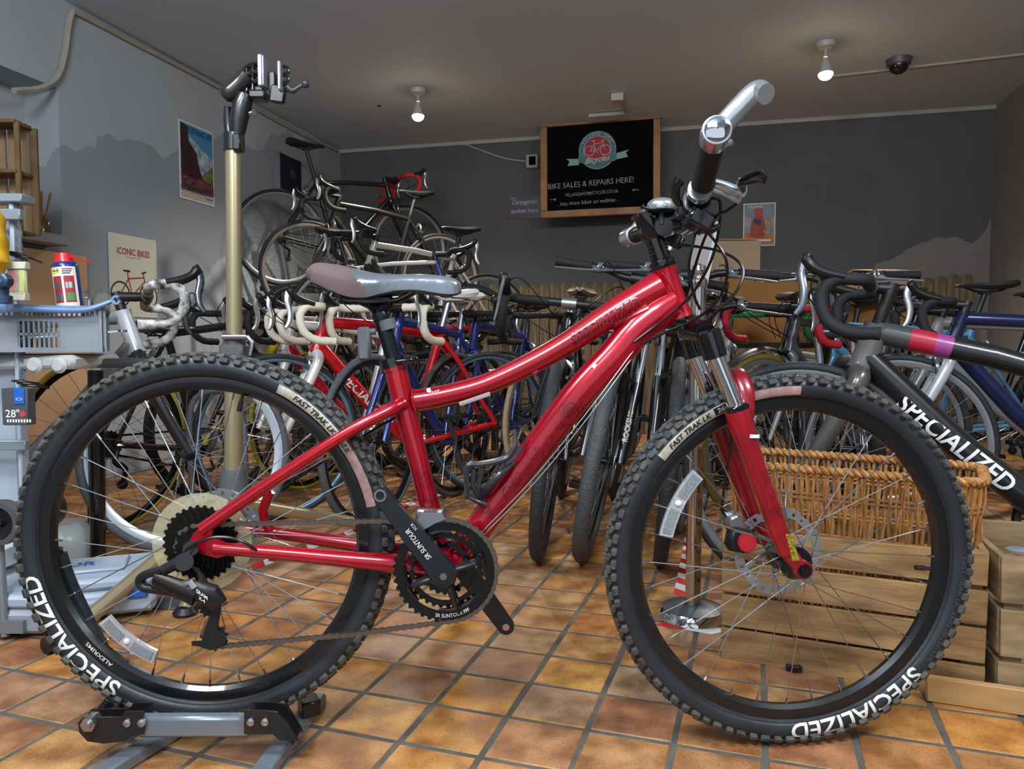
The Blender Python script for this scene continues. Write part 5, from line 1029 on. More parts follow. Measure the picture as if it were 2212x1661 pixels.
def d_tour(b, F, w_, h_):
    x, y = w_/2-.012, h_/2-.012
    R_ = lambda pts, mi, l: flat_poly(b, lambda a, c: F(a, c, l), pts, mi)
    R_([(-x, -y), (x, -y), (x, y), (-x, y)], 1, 0); R_([(-x, y*.9), (-x, -y*.5), (x, -y*.3), (x, y*.25), (x*.5, y*.40), (0, y*.55)], 5, .0004); R_([(x, y*.1), (x, -y*.5), (-x*.1, -y*.5)], 4, .0006)
    R_([(-x, y), (-x, -y*.5), (x*.4, -y*.5), (x*.1, -y*.05), (-x*.05, y*.3), (-x*.5, y*.55), (-x*.6, y*.95)], 3, .0008); R_([(-x, -y), (x, -y), (x, -y*.75), (-x, -y*.75)], 7, .0006); R_([(-x, -y*.8), (x, -y*.8), (x, -y*.45), (x*.3, -y*.38), (-x*.3, -y*.45), (-x, -y*.38)], 6, .001)
    put_text(b, 'TOUR DE FRANCE 1959', .05, lambda a, c: F(a, y*.86+c, .0014), 2, bold=.015, fit=w_*.86)
    rr = random.Random(4)
    for i in range(7): little_bike(b, lambda a, c, l=0: F(a, c, .0016), -x*.8+i*x*.27, -y*.68+rr.uniform(-.012, .012), .085, 3, 2, 0)
    stroke(b, lambda a, c, l: F(a, c, .0016), [(x*.5, -y*.9), (x*.95, -y*.9)], .012, 1, 0)
poster('poster', 'mountain cycling race poster with snowy peak high on the left wall', 'poster', 426, 355, .33, .47, 'L', [PW, PB, PBD, PMR, PGN, PSN, POR, PBG], d_tour)
def d_dark(b, F, w_, h_): little_bike(b, F, .02, 0, .10, 2, 2, 0); annulus(b, F, .012, .016, .02, .03, 2, 0, 12)
poster('poster', 'narrow dark navy picture with small orange rider, behind the highest saddle', 'poster', 629, 377, .30, .26, 'L', [mat('poster_navy', '12162c', .5), PW, mat('poster_rust', 'a8624a', .6)], d_dark)
def d_olive(b, F, w_, h_): stroke(b, F, [(-.1, .15), (.05, -.15)], .05, 1, 0); stroke(b, F, [(0, .16), (.06, .02)], .04, 1, 0)
poster('poster', 'olive green poster with red marks half hidden behind the red taped handlebar', 'poster', 842, 433, .20, .30, 'B', [mat('poster_olive', '3d4030', .7), mat('poster_olive_red', '7a3a2e', .6)], d_olive)
def d_giro(b, F, w_, h_):
    x, y = w_/2-.008, h_/2-.008; G = lambda l: (lambda a, c: F(a, c, l))
    flat_poly(b, G(0), [(-x, -y), (x, -y), (x, y), (-x, y)], 1); flat_poly(b, G(.0004), [(-x, -y*.1), (x, -y*.1), (x, y*.3), (-x*.3, y*.2), (-x, y*.45)], 5); flat_poly(b, G(.0006), [(-x, -y), (x, -y), (x, -y*.5), (-x, -y*.35)], 4)
    flat_poly(b, G(.0008), [(-x*.6, -y*.6), (-x*.55, y*.1), (-x*.2, y*.5), (x*.15, y*.55), (x*.35, y*.2), (x*.45, -y*.3), (x*.3, -y*.7)], 2); annulus(b, F, 0, .035, -.005, y*.6, 3, .001, 16); flat_poly(b, G(.0012), [(-x*.35, y*.05), (x*.1, -y*.05), (x*.15, y*.2), (-x*.3, y*.3)], 6); flat_poly(b, G(.001), [(x*.3, -y*.4), (x*.9, -y*.4), (x*.8, y*.3), (x*.5, y*.35)], 7)
    put_text(b, 'MILANO', .03, lambda a, c: F(a-.03, y*.87+c, .0012), 0, fit=w_*.45); stroke(b, F, [(-x*.1, -y*.78), (x*.8, -y*.78)], .014, 0, .0014)
poster('poster', 'blue and red poster of a hunched cyclist right of the handlebars', 'poster', 1640, 485, .235, .325, 'B', [PW, mat('giro_sky', '7d93a0', .6, var=.3, vscale=12), mat('giro_red', 'a8402e', .6, var=.5, vscale=30, col2='8a2a20'), mat('giro_red2', 'b53a28', .6), mat('giro_orange', 'b5682e', .6), mat('giro_haze', 'a5a5a0', .6, var=.3, vscale=20), PBD, mat('giro_cream', 'b0946e', .6, var=.5, vscale=40)], d_giro)
# wall box with cable
p, u, n = wall_frame(1150, 349, off=.03); t = thing('wall_socket', 'cream wall box with dark face left of the blackboard', 'socket', p)
b = MB(); b.box((0, 0, 0), (.10, .11, .055), 0, None, bev=.006); b.xf(0, M((u, V((0, 0, 1)), u.cross(V((0, 0, 1))))).transposed().to_4x4()); b.obj('box', mat('socket_cream', '9c988c', .5), t)
b = MB(); b.box((.005, 0, .029), (.055, .07, .006), 0, None, bev=.002); b.xf(0, M((u, V((0, 0, 1)), u.cross(V((0, 0, 1))))).transposed().to_4x4()); b.obj('face', BRD, t)
CW = mat('cable_white', 'a8a294', .5, var=.2, vscale=10); wc = []
for px, py in ((30, 196), (90, 190), (125, 165), (140, 118), (148, 60), (155, 30)): wc.append(on_plane(px, py, wl(5)+LN*.015, LN))
for px, py in ((165, 27), (230, 60), (290, 92), (360, 128), (430, 165), (500, 203), (580, 250), (660, 293), (730, 326)): wc.append(on_plane(px, py, wl(5)+LN*.015, LN))
b = MB(); b.tube(smooth(wc, 4), [.016]*8+[.010], 6); b.obj('wall_cable', CW, label='thick pale cable clipped along the top of the left wall', cat='cable')
wc = [on_plane(px, py, BL+BN*.015, BN) for px, py in ((742, 328), (790, 324), (850, 318), (915, 314), (970, 310), (1000, 311), (1040, 325), (1090, 342), (1145, 350))]
b = MB(); b.tube(smooth(wc, 4), .0075, 6); b.obj('wall_cable', CW, label='thin pale cable drooping along the back wall to the wall box', cat='cable')
# ceiling spot lamps
BULB = mat('lamp_glow', 'ffe9b8', .5, emit=60); WM = mat('lamp_white', 'a8a59e', .4)
def spot(px, py, d, label):
    c = cp(px, py, ZC-.001); t = thing('ceiling_spot_lamp', label, 'ceiling lamp', c, group='ceiling spot lamps'); d = V(d).normalized()
    b = MB(); b.lathe((0, 0, 0), (0, 0, -1), [(.055, 0), (.055, .012), (.05, .03), (.02, .036), (.001, .036)], 24); b.obj('base', WM, t)
    b = MB(); b.cyl((0, 0, -.03), (0, 0, -.075), .008, 8); b.ball((0, 0, -.078), .012, 8); b.obj('arm', WM, t)
    h = V((0, 0, -.085)); b = MB(); x, y = frame_of(d); b.lathe(h, d, [(.012, 0), (.020, .02), (.030, .06), (.040, .085), (.040, .092), (.034, .088)], 24); b.obj('lamp_shade', WM, t)
    b = MB(); b.ball(h+d*.092, .040, 14, sc=(1, 1, .85)); b.obj('bulb', BULB, t)
    lamp('spot_light', 'SPOT', c+h+d*.14, 130, (1, .95, .87), c+h+d*2, spot_size=2.5, spot_blend=.8, shadow_soft_size=.03)
    return t
spot(903, 193, (.0, -.10, -1), 'white ceiling spot lamp above the black road bikes, lit'); spot(1784, 92, (-.02, -.12, -1), 'lit ceiling spot lamp beside the dome camera')
dm = thing('dome_camera', 'black dome security camera on the ceiling at the upper right', 'camera', cp(1942, 128, ZC-.001))
b = MB(); b.lathe((0, 0, 0), (0, 0, -1), [(.072, 0), (.072, .004), (.064, .034), (.052, .040)], 32); b.obj('housing', mat('camera_grey', '4c4a4c', .4), dm)
b = MB(); b.lathe((0, 0, -.034), (0, 0, -1), [(.054, 0), (.052, .018), (.040, .038), (.02, .05), (.001, .053)], 32); b.obj('dome', mat('dome_glass', '0c0c10', .08, coat=.6), dm)
b = MB(); b.lathe(cp(819, 228, ZC-.001), (0, 0, -1), [(.012, 0), (.012, .006), (.001, .008)], 12); b.obj('ceiling_hook', DSTEEL, label='tiny dark fixing on the ceiling left of the middle lamp', cat='fixing')
# ================================================================= REPAIR STAND
BRZ = mat('bronze_tube', 'a89a78', .32, .55, coat=.2); SD = V((-.835, 2.2, 0))
rs = thing('repair_stand', 'tall bicycle repair stand with bronze pole and black clamp head', 'repair stand', SD)
def Q(px, py, dy=0): return at(px, py, SD.y+dy)-SD
b = MB(); b.cyl((0, 0, .30), Q(506, 735), .0265, 28); b.obj('lower_pole', BRZ, rs)
b = MB(); b.cyl(Q(506, 735), Q(504, 325), .0225, 28); b.obj('pole', BRZ, rs)
b = MB(); b.cyl(Q(507, 748), Q(507, 722), .033, 24); c = Q(507, 760); b.box(c, (.07, .07, .05), 0, None, bev=.008); b.box(Q(507, 778), (.05, .06, .04), 0, None, bev=.006); b.obj('height_collar', mat('collar_grey', '55585a', .4), rs)
b = MB(); c = Q(507, 727, -.04); b.cyl(c+V((-.035, 0, 0)), c+V((.035, 0, 0)), .008, 10); b.tube(smooth([c+V((.036, 0, 0)), c+V((.05, 0, -.02)), c+V((.045, -.005, -.055))], 3), [.008, .007, .005], 8); b.obj('quick_release', STEEL, rs)
BP = mat('clamp_black', '161618', .35, coat=.3)
b = MB(); c = Q(506, 308); b.cyl(Q(506, 326), Q(506, 290), .030, 24); b.box(Q(514, 308, -.02), (.025, .03, .05), 0, None, bev=.005); b.obj('top_collar', BP, rs)
b = MB(); b.tube([Q(495, 290), Q(493, 262), Q(492, 232)], [.012, .013, .010], 12, fx=1.5); b.tube([Q(513, 292), Q(515, 262), Q(523, 225), Q(530, 205)], [.020, .026, .028, .024], 16); b.obj('neck', BP, rs)
b = MB(); b.tube(smooth([Q(488, 208), Q(497, 200), Q(520, 178), Q(534, 163)], 4), [.022, .026, .024, .026], 20); b.tube([Q(484, 212), Q(490, 206)], [.015, .027], 20); b.obj('clamp_arm', mat('clamp_brown_black', '332f2c', .28, .3, coat=.5), rs)
b = MB(); b.cyl(Q(535, 245), Q(552, 242), .006, 10); b.cyl(Q(546, 243), Q(554, 242), .012, 6); b.obj('bolt', STEEL, rs)
b = MB()
for z in (150, 170, 190): b.tube(smooth([Q(522, z+14), Q(528, z-2), Q(545, z-12), Q(566, z-12)], 3), .005, 6)
for z in (150, 170): b.tube([Q(534, z+12), Q(548, z-8), Q(560, z+8)], .0035, 6)
for x in (532, 545): b.tube([Q(x, 196), Q(x, 140)], .003, 6)
b.box(Q(552, 172, .02), (.05, .02, .085), 0, None, bev=.003); b.obj('fixed_jaw', BP, rs)
b = MB(); b.box(Q(567, 157), (.014, .05, .090), 0, None, bev=.003); b.box(Q(573, 157), (.006, .045, .085), 0, None, bev=.002); b.obj('jaw_pad', mat('pad_grey', '9a9aa4', .4, .3), rs)
b = MB(); b.box(Q(608, 168), (.010, .05, .082), 0, None, bev=.003); b.obj('jaw_pad', mat('pad_grey', '9a9aa4', .4, .3), rs)
b = MB(); 
for z in (147, 165, 185): b.tube(smooth([Q(612, z-4), Q(622, z), Q(622, z+10), Q(612, z+14)], 3), .005, 6)
b.beam(Q(585, 202), Q(616, 206), .05, .022, up=(0, 1, 0), bev=.004); b.box(Q(592, 182, .02), (.018, .04, .06), 0, None, bev=.003); b.box(Q(560, 208), (.05, .05, .026), 0, None, bev=.006); b.obj('moving_jaw', BP, rs)
b = MB(); b.tube(smooth([Q(622, 188), Q(632, 196), Q(645, 188), Q(656, 183)], 3), [.011, .009, .006, .006], 10); b.ball(Q(660, 181), .0125, 12); b.obj('clamp_handle', mat('handle_grey', '3a3b40', .35), rs)
b = MB(); b.lathe((0, 0, .16), (0, 0, 1), [(.036, 0), (.040, .02), (.040, .15), (.034, .18), (.027, .18)], 20); b.obj('leg_hub', mat('collar_grey', '55585a', .4), rs)
for ft, nm in ((floor_at(150, 1370, .02), 0), (floor_at(400, 1318, .012), 1), (V((-.45, 2.75, .02)), 2)):
    f_ = ft-SD; b = MB(); b.cyl((0, 0, .24) if nm != 0 else (0, 0, .26), f_, .020, 16); b.obj('leg', BRZ, rs)
    b = MB(); b.lathe(f_+V((0, 0, -.012)), (0, 0, 1), [(.001, 0), (.03, 0), (.032, .008), (.022, .022), (.001, .024)], 16); b.obj('foot', BLACK, rs)
b = MB(); c = floor_at(400, 1305, .0)+V((0, 0, .004)); b.ball(c, .10, 24, sc=(1.15, .5, .10)); b.obj('saddle_shaped_pad', mat('grey_pad', '43464a', .4), label='flat grey oval pad lying on the tiles behind the rear wheel', cat='pad')
# ================================================================= LEFT: DISPLAY PANEL, BENCH, CRATE
PNL = mat('panel_blue_grey', 'b4c0cc', .35, .2); PNG = mat('panel_grey', '8f979e', .4, .3)
dp = thing('shop_display', 'pale metal shop display upright with slots at the left edge', 'display stand', V((-1.5, 2.05, 0)))
O = dp.location; PQ = lambda px, py, Y=2.05: at(px, py, Y)-O
def panel(x0, y0, x1, y1, nm, m_, Y=2.05, t=.02):
    a, c = PQ(x0, y0, Y), PQ(x1, y1, Y); b = MB(); b.box((a+c)/2, (abs(c.x-a.x), t, abs(a.z-c.z)), 0, None, bev=.003); return b.obj(nm, m_, dp)
zfl = 1290
panel(-150, 455, 46, 1160, 'back_panel', PNL, 2.08, .01); panel(26, 440, 62, 1160, 'post', PNL, 2.05, .035); panel(-150, 422, 62, 440, 'top_cap', PNG, 2.05, .06); panel(-150, 452, 48, 476, 'rail', PNG, 2.02, .02); panel(-150, 950, 60, 972, 'rail', PNG, 2.02, .02)
b = MB()
for i in range(16): a = PQ(46, 478+i*27, 2.03); b.box(a, (.006, .004, .018))
b.obj('post_slots', mat('slot_dark', '55606a', .6), dp, kind='stuff')
panel(-150, 1165, 62, 1205, 'base', mat('base_white', 'c9cfd2', .4), 2.0, .2)
hk = MAT_H = mat('hook_wire', '2a2b2d', .4, .5)
def hook(px, py, Y, label):
    c = at(px, py, Y); b = MB()
    for i in range(3): b.tube(smooth([c+V((-.03+.014*i, .06, .012-.006*i)), c+V((-.022+.014*i, 0, .014-.006*i)), c+V((.012+.014*i, 0, .012-.006*i)), c+V((.016+.014*i, .05, .004-.006*i))], 3), .003, 6)
    b.obj('display_hook', hk, label=label, cat='hook')
hook(28, 556, 1.98, 'black wire hooks above the red light pack'); hook(45, 834, 1.98, 'black wire hooks above the grey tube box')
# bicycle light pack
lp = thing('light_pack', 'hanging pack with a red bicycle light in a clear yellow blister', 'packaging', at(37, 628, 1.94)); O = lp.location; P2 = lambda px, py, d=0: at(px, py, 1.94+d)-O
def pbox(b, x0, y0, x1, y1, d, t, mi=0, bev=.002): a, c = P2(x0, y0, d), P2(x1, y1, d); b.box((a+c)/2, (abs(c.x-a.x), t, abs(a.z-c.z)), mi, None, bev)
b = MB(); pbox(b, 14, 566, 60, 582, 0, .022); pbox(b, 20, 632, 60, 650, 0, .022); pbox(b, 16, 582, 60, 634, .008, .004); b.obj('card', mat('pack_card', 'c9c9b4', .5), lp)
b = MB(); pbox(b, 42, 584, 56, 632, -.002, .012); b.obj('yellow_insert', mat('pack_yellow', 'c2c030', .4), lp)
b = MB(); b.tube([P2(29, 598), P2(29, 630)], [.014, .009], 14); b.lathe(P2(29, 600), (0, -1, 0), [(.016, -.01), (.016, .008), (.001, .012)], 18); b.obj('red_light', mat('pack_red', 'c4202c', .3, coat=.4), lp)
b = MB(); pbox(b, 17, 583, 59, 633, -.012, .012, 0, .004); b.obj('blister', mat('blister_clear', 'dfe4d8', .08, alpha=.22, coat=.5), lp)
# inner tube box
tb = thing('inner_tube_box', 'dark grey cardboard box marked 28" with a blue label on the display', 'box', at(42, 878, 1.93)); O = tb.location; P2 = lambda px, py, d=0: at(px, py, 1.93+d)-O
b = MB(); pbox(b, 12, 838, 70, 917, 0, .035); b.obj('carton', mat('carton_grey', '4b4a50', .5), tb)
b = MB(); pbox(b, 29, 838, 53, 873, -.019, .002, 0, .0005); b.obj('blue_label', mat('label_blue', '1c62b8', .4), tb)
b = MB(); pq_ = P2(27, 893, -.0185); put_text(b, '28"', .028, lambda x, y: pq_+V((x, 0, y)), 0, bold=.01); pv_ = P2(41, 862, -.0208)
for i in range(10): b.quad(*[pv_+V((math.cos(q)*.009*k_, 0, math.sin(q)*.0035*k_)) for q, k_ in ((i*.6, 1), ((i+1)*.6, 1), ((i+1)*.6, .75), (i*.6, .75))])
for i in range(9): c = P2(17+i*6, 909, -.0185); b.quad(c+V((-.0022, 0, -.004)), c+V((.0022, 0, -.004)), c+V((.0022, 0, .004)), c+V((-.0022, 0, .004)))
b.obj('lettering', WHITE, tb, flat=True)
b = MB(); c = P2(49, 894, -.0187); b.add([c+V((math.cos(a)*.008, 0, math.sin(a)*.008)) for a in [2*PI*i/16 for i in range(16)]], [tuple(range(16))]); b.obj('red_dot', mat('dot_red', 'c43a44', .5), tb, flat=True)
# yellow cloth bag
b = MB(); P = [at(x, y, 1.9) for x, y in ((-60, 440), (-38, 470), (-30, 520), (-28, 570), (-22, 600))]; b.tube(smooth(P, 6), [.02, .045, .050, .052, .03], 22, fx=.8)
k = random.Random(5)
for i, q in enumerate(b.v): b.v[i] = q+V((math.sin(q.z*110+q.y*40)*.003, math.sin(q.z*90+q.x*60)*.004, math.sin(q.x*120)*.002))
b.obj('yellow_bag', mat('yellow_fabric', 'd9a514', .7, var=.25, vscale=14, bump=.3, bscale=30), label='yellow cloth bag hanging at the left edge by the display', cat='bag')
b = MB(); c = at(0, 625, 1.86); b.cyl(at(2, 655, 1.86), at(4, 610, 1.86), .017, 16); b.lathe(at(3, 606, 1.84), (0, -1, 0), [(.018, -.02), (.018, .004), (.012, .008), (.004, .008)], 18); b.lathe(at(6, 648, 1.86), (0, 0, 1), [(.022, -.008), (.022, .010), (.012, .014)], 18)
b.obj('pump_head', mat('pump_blue', '2f4660', .35, .3), label='dark blue pump head at the left edge above the plastic crate', cat='pump')
# bench: clamp top, cross tube, post
wb_ = thing('work_bench', 'folding bench with pale plastic top and dark steel legs under the crate', 'bench', floor_at(212, 1222)); O = wb_.location; YB = O.y; P3 = lambda px, py, d=0: at(px, py, YB+d)-O
b = MB(); a, c = P3(-160, 792, -.25), P3(172, 792, -.25); zt, zb_ = P3(0, 766, -.25).z, P3(0, 797, -.25).z
b.beam(V((a.x, a.y+.06, (zt+zb_)/2)), V((c.x, c.y+.10, (zt+zb_)/2)), .30, zt-zb_, up=(0, 0, 1), bev=.012)
for x in (80, 133): q = P3(x, 789, -.36); b.lathe(q, (0, -1, 0), [(.016, 0), (.022, .012), (.014, .02), (.001, .02)], 16)
b.obj('bench_top', mat('bench_plastic', 'c3c5c2', .45, var=.2, vscale=5), wb_)
b = MB(); b.cyl(P3(150, 786, -.2), P3(315, 783, 0), .014, 16); b.obj('cross_tube', mat('tube_grey', '5c5f66', .35, .4), wb_)
b = MB(); b.cyl(P3(206, 800), P3(206, 845), .022, 18); b.obj('leg_socket', mat('tube_grey2', '3a3e44', .4, .3), wb_)
b = MB(); b.cyl(P3(207, 840), V((0, 0, .0)), .024, 20); b.obj('leg', GLOSSB, wb_); b = MB(); b.cyl(P3(190, 900, .1), P3(196, 1215, .05), .007, 10); b.obj('brace', DSTEEL, wb_)
b = MB(); q = P3(-140, 800, -.25); b.cyl(V((q.x, q.y, q.z)), V((q.x, q.y, 0)), .024, 16); b.obj('leg', GLOSSB, wb_)
# grey plastic crate
YC_ = YB-.25; cr0, cr1 = at(-180, 662, YC_), at(222, 760, YC_); CG2 = mat('crate_plastic', '8a9198', .45, var=.12, vscale=9)
Lc, Hc, Dc = cr1.x-cr0.x, cr0.z-cr1.z, .32; CANG = math.radians(27); cd_ = V((math.cos(CANG), math.sin(CANG), 0)); cn_ = V((-cd_.y, cd_.x, 0))
pc = thing('plastic_crate', 'grey ventilated plastic crate with slotted sides on the pale bench', 'crate', V((cr1.x, YC_, cr1.z))-cd_*(Lc/2)+cn_*(Dc/2), CANG); O = pc.location
b = MB(); b.box((0, 0, .006), (Lc*.97, Dc*.95, .012)); b.obj('crate_floor', CG2, pc)
def side_wall(p, u, L, nm):
    b = MB(); u = V(u); n = V((u.y, -u.x, 0)); p = V(p); t = .006
    def bx_(x0, x1, z0, z1, tt=t, off=0): b.box(p+u*((x0+x1)/2)+n*off+V((0, 0, (z0+z1)/2)), ((x1-x0)*abs(u.x)+tt*abs(u.y), (x1-x0)*abs(u.y)+tt*abs(u.x), z1-z0))
    bx_(0, L, 0, Hc*.10, .012); bx_(0, L, Hc*.92, Hc, .022, .004); bx_(0, L, Hc*.66, Hc*.78, .008)
    x = 0
    bays = [('s', .02), ('g', .055), ('p', .13), ('g', .055), ('s', .02), ('p', .05)] if L > .4 else [('p', L)]
    tot = sum(q for _, q in bays); k_ = L/tot
    pos = 0
    order = ['p', 'g', 'p', 'g', 'p']
    ws = [.10, .14, .38, .18, .20]
    for o_, w_ in zip(order, ws):
        x0, x1 = pos*L, (pos+w_)*L; pos += w_
        if o_ == 'p': bx_(x0, x1, Hc*.10, Hc*.67)
        else:
            nn = max(3, int((x1-x0)/.0105)); 
            for i in range(nn+1): xx = x0+(x1-x0)*i/nn; bx_(xx-.0025, xx+.0025, Hc*.10, Hc*.67)
            bx_(x0, x1, Hc*.36, Hc*.41)
    nn = int(L/.012)
    for i in range(nn+1): xx = L*i/nn; bx_(max(0, xx-.0025), min(L, xx+.0025), Hc*.77, Hc*.93)
    bx_(L-.008, L, 0, Hc, .02); bx_(0, .008, 0, Hc, .02)
    return b.obj(nm, CG2, pc)
side_wall((-Lc/2, -Dc/2, 0), (1, 0, 0), Lc, 'crate_side'); side_wall((-Lc/2, Dc/2, 0), (1, 0, 0), Lc, 'crate_side'); side_wall((-Lc/2, -Dc/2, 0), (0, 1, 0), Dc, 'crate_end'); side_wall((Lc/2, -Dc/2, 0), (0, 1, 0), Dc, 'crate_end')
# tools lying in the crate, seen through the slots
r3 = random.Random(11)
for i in range(5):
    x = -.12+.075*i; b = MB(); a = O+cd_*(x-.02)+cn_*(-.10+.03*(i % 3))+V((0, 0, .022+.006*i)); c = a+cd_*.15+cn_*(.04*r3.uniform(-1, 1))+V((0, 0, .015)); b.beam(a, c, .014, .005, up=(0, 0, 1)); b.ring(c, (0, 0, 1), [(.014, -.003), (.014, .003), (.008, .003), (.008, -.003)], 16); b.ring(a, (0, 0, 1), [(.013, -.003), (.013, .003), (.007, .003), (.007, -.003)], 16)
    b.obj('spanner', CHROME, label=('leftmost', 'second from left', 'middle', 'second from right', 'rightmost')[i]+' chrome ring spanner seen through the slots of the plastic crate', cat='spanner', group='loose spanners in the crate')
# oil spray can
YF = lambda px: YC_-(222-px)*.00058
ca = at(160, 655, YF(160)+.07); can = thing('spray_can', 'blue and white spray lubricant can with red cap and straw in the crate', 'can', V((ca.x, ca.y, O.z+.014)))
hT = at(160, 575, YF(160)+.07).z-(O.z+.014); rcan = .034; TL = M.Rotation(-.10, 4, 'Y')
b = MB(); b.lathe((0, 0, 0), (0, 0, 1), [(.001, 0), (rcan, .002), (rcan, hT), (rcan*.92, hT+.008), (rcan*.7, hT+.014)], 30); b.obj('body', mat('can_blue', '1a2f7a', .3, coat=.4), can, mw=TL)
def can_fn(am): return lambda x, y, l=0: TL @ V((math.sin(am+x/rcan)*(rcan+.0006+l), -math.cos(am+x/rcan)*(rcan+.0006+l), y))
b = MB(); f_ = can_fn(.15)
def canp(x0, x1, y0, y1, mi, l):
    for i in range(8): a, c = x0+(x1-x0)*i/8, x0+(x1-x0)*(i+1)/8; b.quad(f_(a, y0, l), f_(c, y0, l), f_(c, y1, l), f_(a, y1, l), mi)
zt = hT; canp(-.032, .040, .01, zt-.004, 0, 0)
for x0 in (-.026, .006): canp(x0, x0+.026, zt-.105, zt-.03, 1, .0004); canp(x0+.003, x0+.023, zt-.065, zt-.048, 2 , .0008); canp(x0+.003, x0+.023, zt-.10, zt-.078, 3 if x0 > 0 else 2, .0008)
for i in range(3): canp(.004, .030-.003*i, zt-.012-.006*i, zt-.009-.006*i, 1 if i < 1 else 4, .0005)
c_ = [f_(-.014+.0125*math.cos(a), zt-.014+.009*math.sin(a), .0006) for a in [2*PI*i/20 for i in range(20)]]; b.add(c_, [tuple(range(20))], 5)
put_text(b, 'WD-40', .0085, lambda x, y: f_(-.014+x, zt-.014+y, .0010), 4, bold=.02, fit=.018)
b.obj('label', [WHITE, PRD, STEEL, mat('label_green', '4c8a3a', .5), NAVY, mat('label_yellow', 'e8cc1c', .4)], can, flat=True)
b = MB(); b.lathe((0, 0, hT+.010), (0, 0, 1), [(rcan*.80, 0), (rcan*.78, .004), (rcan*.66, .026), (rcan*.45, .028), (.001, .026)], 26); b.obj('cap', mat('cap_red', 'd01c2c', .3, coat=.3), can, mw=TL)
b = MB(); b.cyl((.016, -.01, hT+.026), (.085, -.02, hT+.002), .0022, 8); b.obj('straw', MATS['cap_red'], can, mw=TL)
# blue long wrench lying across the crate
b = MB(); YW = YC_-.02; P = [at(x, y, YF(x)-.015) for x, y in ((-60, 664), (20, 665), (90, 668), (150, 670), (190, 668), (222, 658), (240, 651))]
b.tube(smooth(P, 5), [.015, .0145, .013, .012, .011, .009, .008], 14, fy=.8); e = at(252, 648, YW); b.ring(e, (0, -1, 0), [(.013, -.005), (.013, .005), (.0075, .005), (.0075, -.005)], 20, a0=.9, a1=2*PI-.2); b.tube([at(0, 663, YF(0)-.015), at(14, 664, YF(14)-.015)], [.017, .017], 12)
b.obj('long_wrench', mat('blue_steel_handle', '7fa0cc', .28, .3, coat=.4), label='long pale blue wrench lying across the top of the plastic crate', cat='wrench')
b = MB(); e = at(193, 648, YF(193)+.05); b.tube([e+V((0, 0, -.07)), e], .010, 10); b.ring(e+V((0, 0, .012)), (0, -1, 0), [(.018, -.004), (.018, .004), (.010, .004), (.010, -.004)], 18, a0=1.0, a1=2*PI-.6, up=(0, 0, 1)); b.obj('open_spanner', STEEL, label='small steel open spanner standing beside the spray can', cat='spanner')
# tan board under the sill, reed diffuser, wooden crate shelf
b = MB(); pL = on_plane(66, 700, wl(5)+LN*.03, LN); pR = on_plane(188, 700, wl(5)+LN*.03, LN); zt = on_plane(120, 545, wl(5)+LN*.03, LN).z
b.beam(V((pL.x, pL.y, zt/2))-WD*.9, V((pR.x, pR.y, zt/2)), .02, zt, up=(0, 0, 1)); b.obj('tan_board', mat('mdf', 'd0a47a', .7, var=.15, vscale=3), label='large tan board fixed to the left wall below the sill', cat='board')
rdp = on_plane(92, 508, wl(5)+LN*.06, LN); rdp.z = 1.23
rdf = thing('reed_diffuser', 'glass reed diffuser bottle with brown reeds on the grey sill', 'diffuser', rdp)
b = MB(); b.lathe((0, 0, 0), (0, 0, 1), [(.001, 0), (.035, .001), (.036, .05), (.03, .062), (.014, .07), (.014, .085)], 18); b.obj('bottle', mat('bottle_amber', '8a6a44', .15, trans=.6), rdf)
for i in range(6): a = i*1.05; b = MB(); b.cyl((0, 0, .02), (math.cos(a)*.045, math.sin(a)*.04, .19), .0045, 6); b.obj('reed', mat('reed', 'a8683a', .7), rdf)
WD1 = mat('crate_wood_dark', '7d6038', .75, var=.45, vscale=5, col2='4d3a22', bump=.2, bscale=40)
ws = thing('wooden_crate_shelf', 'old open wooden crate used as shelves on the left windowsill', 'crate', at(-14, 500, 2.9)); 
O = ws.location; P4 = lambda px, py, d=0: at(px, py, 2.9+d)-O
def plank(par, a, c, wx, wy, m_, up=(0, 0, 1), nm='plank'): b = MB(); b.beam(a, c, wx, wy, 0, up, .002); return b.obj(nm, m_, par)
zt, zb_ = P4(40, 262).z, P4(40, 500).z; xr = P4(40, 380).x
plank(ws, V((xr, .0, zb_)), V((xr, .0, zt)), .014, .02, WD1, up=(1, 0, 0)); plank(ws, V((xr, .10, zb_)), V((xr, .10, zt)), .014, .03, WD1, up=(1, 0, 0))
for zz in (zt, (zt+zb_)/2+.02, zb_):
    for d in (0, .055): plank(ws, V((xr-.5, d+.01, zz)), V((xr, d+.01, zz)), .05, .014, WD1)
for i in range(5): plank(ws, V((xr-.06-.1*i, .105, zb_)), V((xr-.06-.1*i, .105, zt)), .09, .012, mat('crate_wood_pale', '9c8260', .75, var=.3, vscale=5), up=(0, 1, 0))
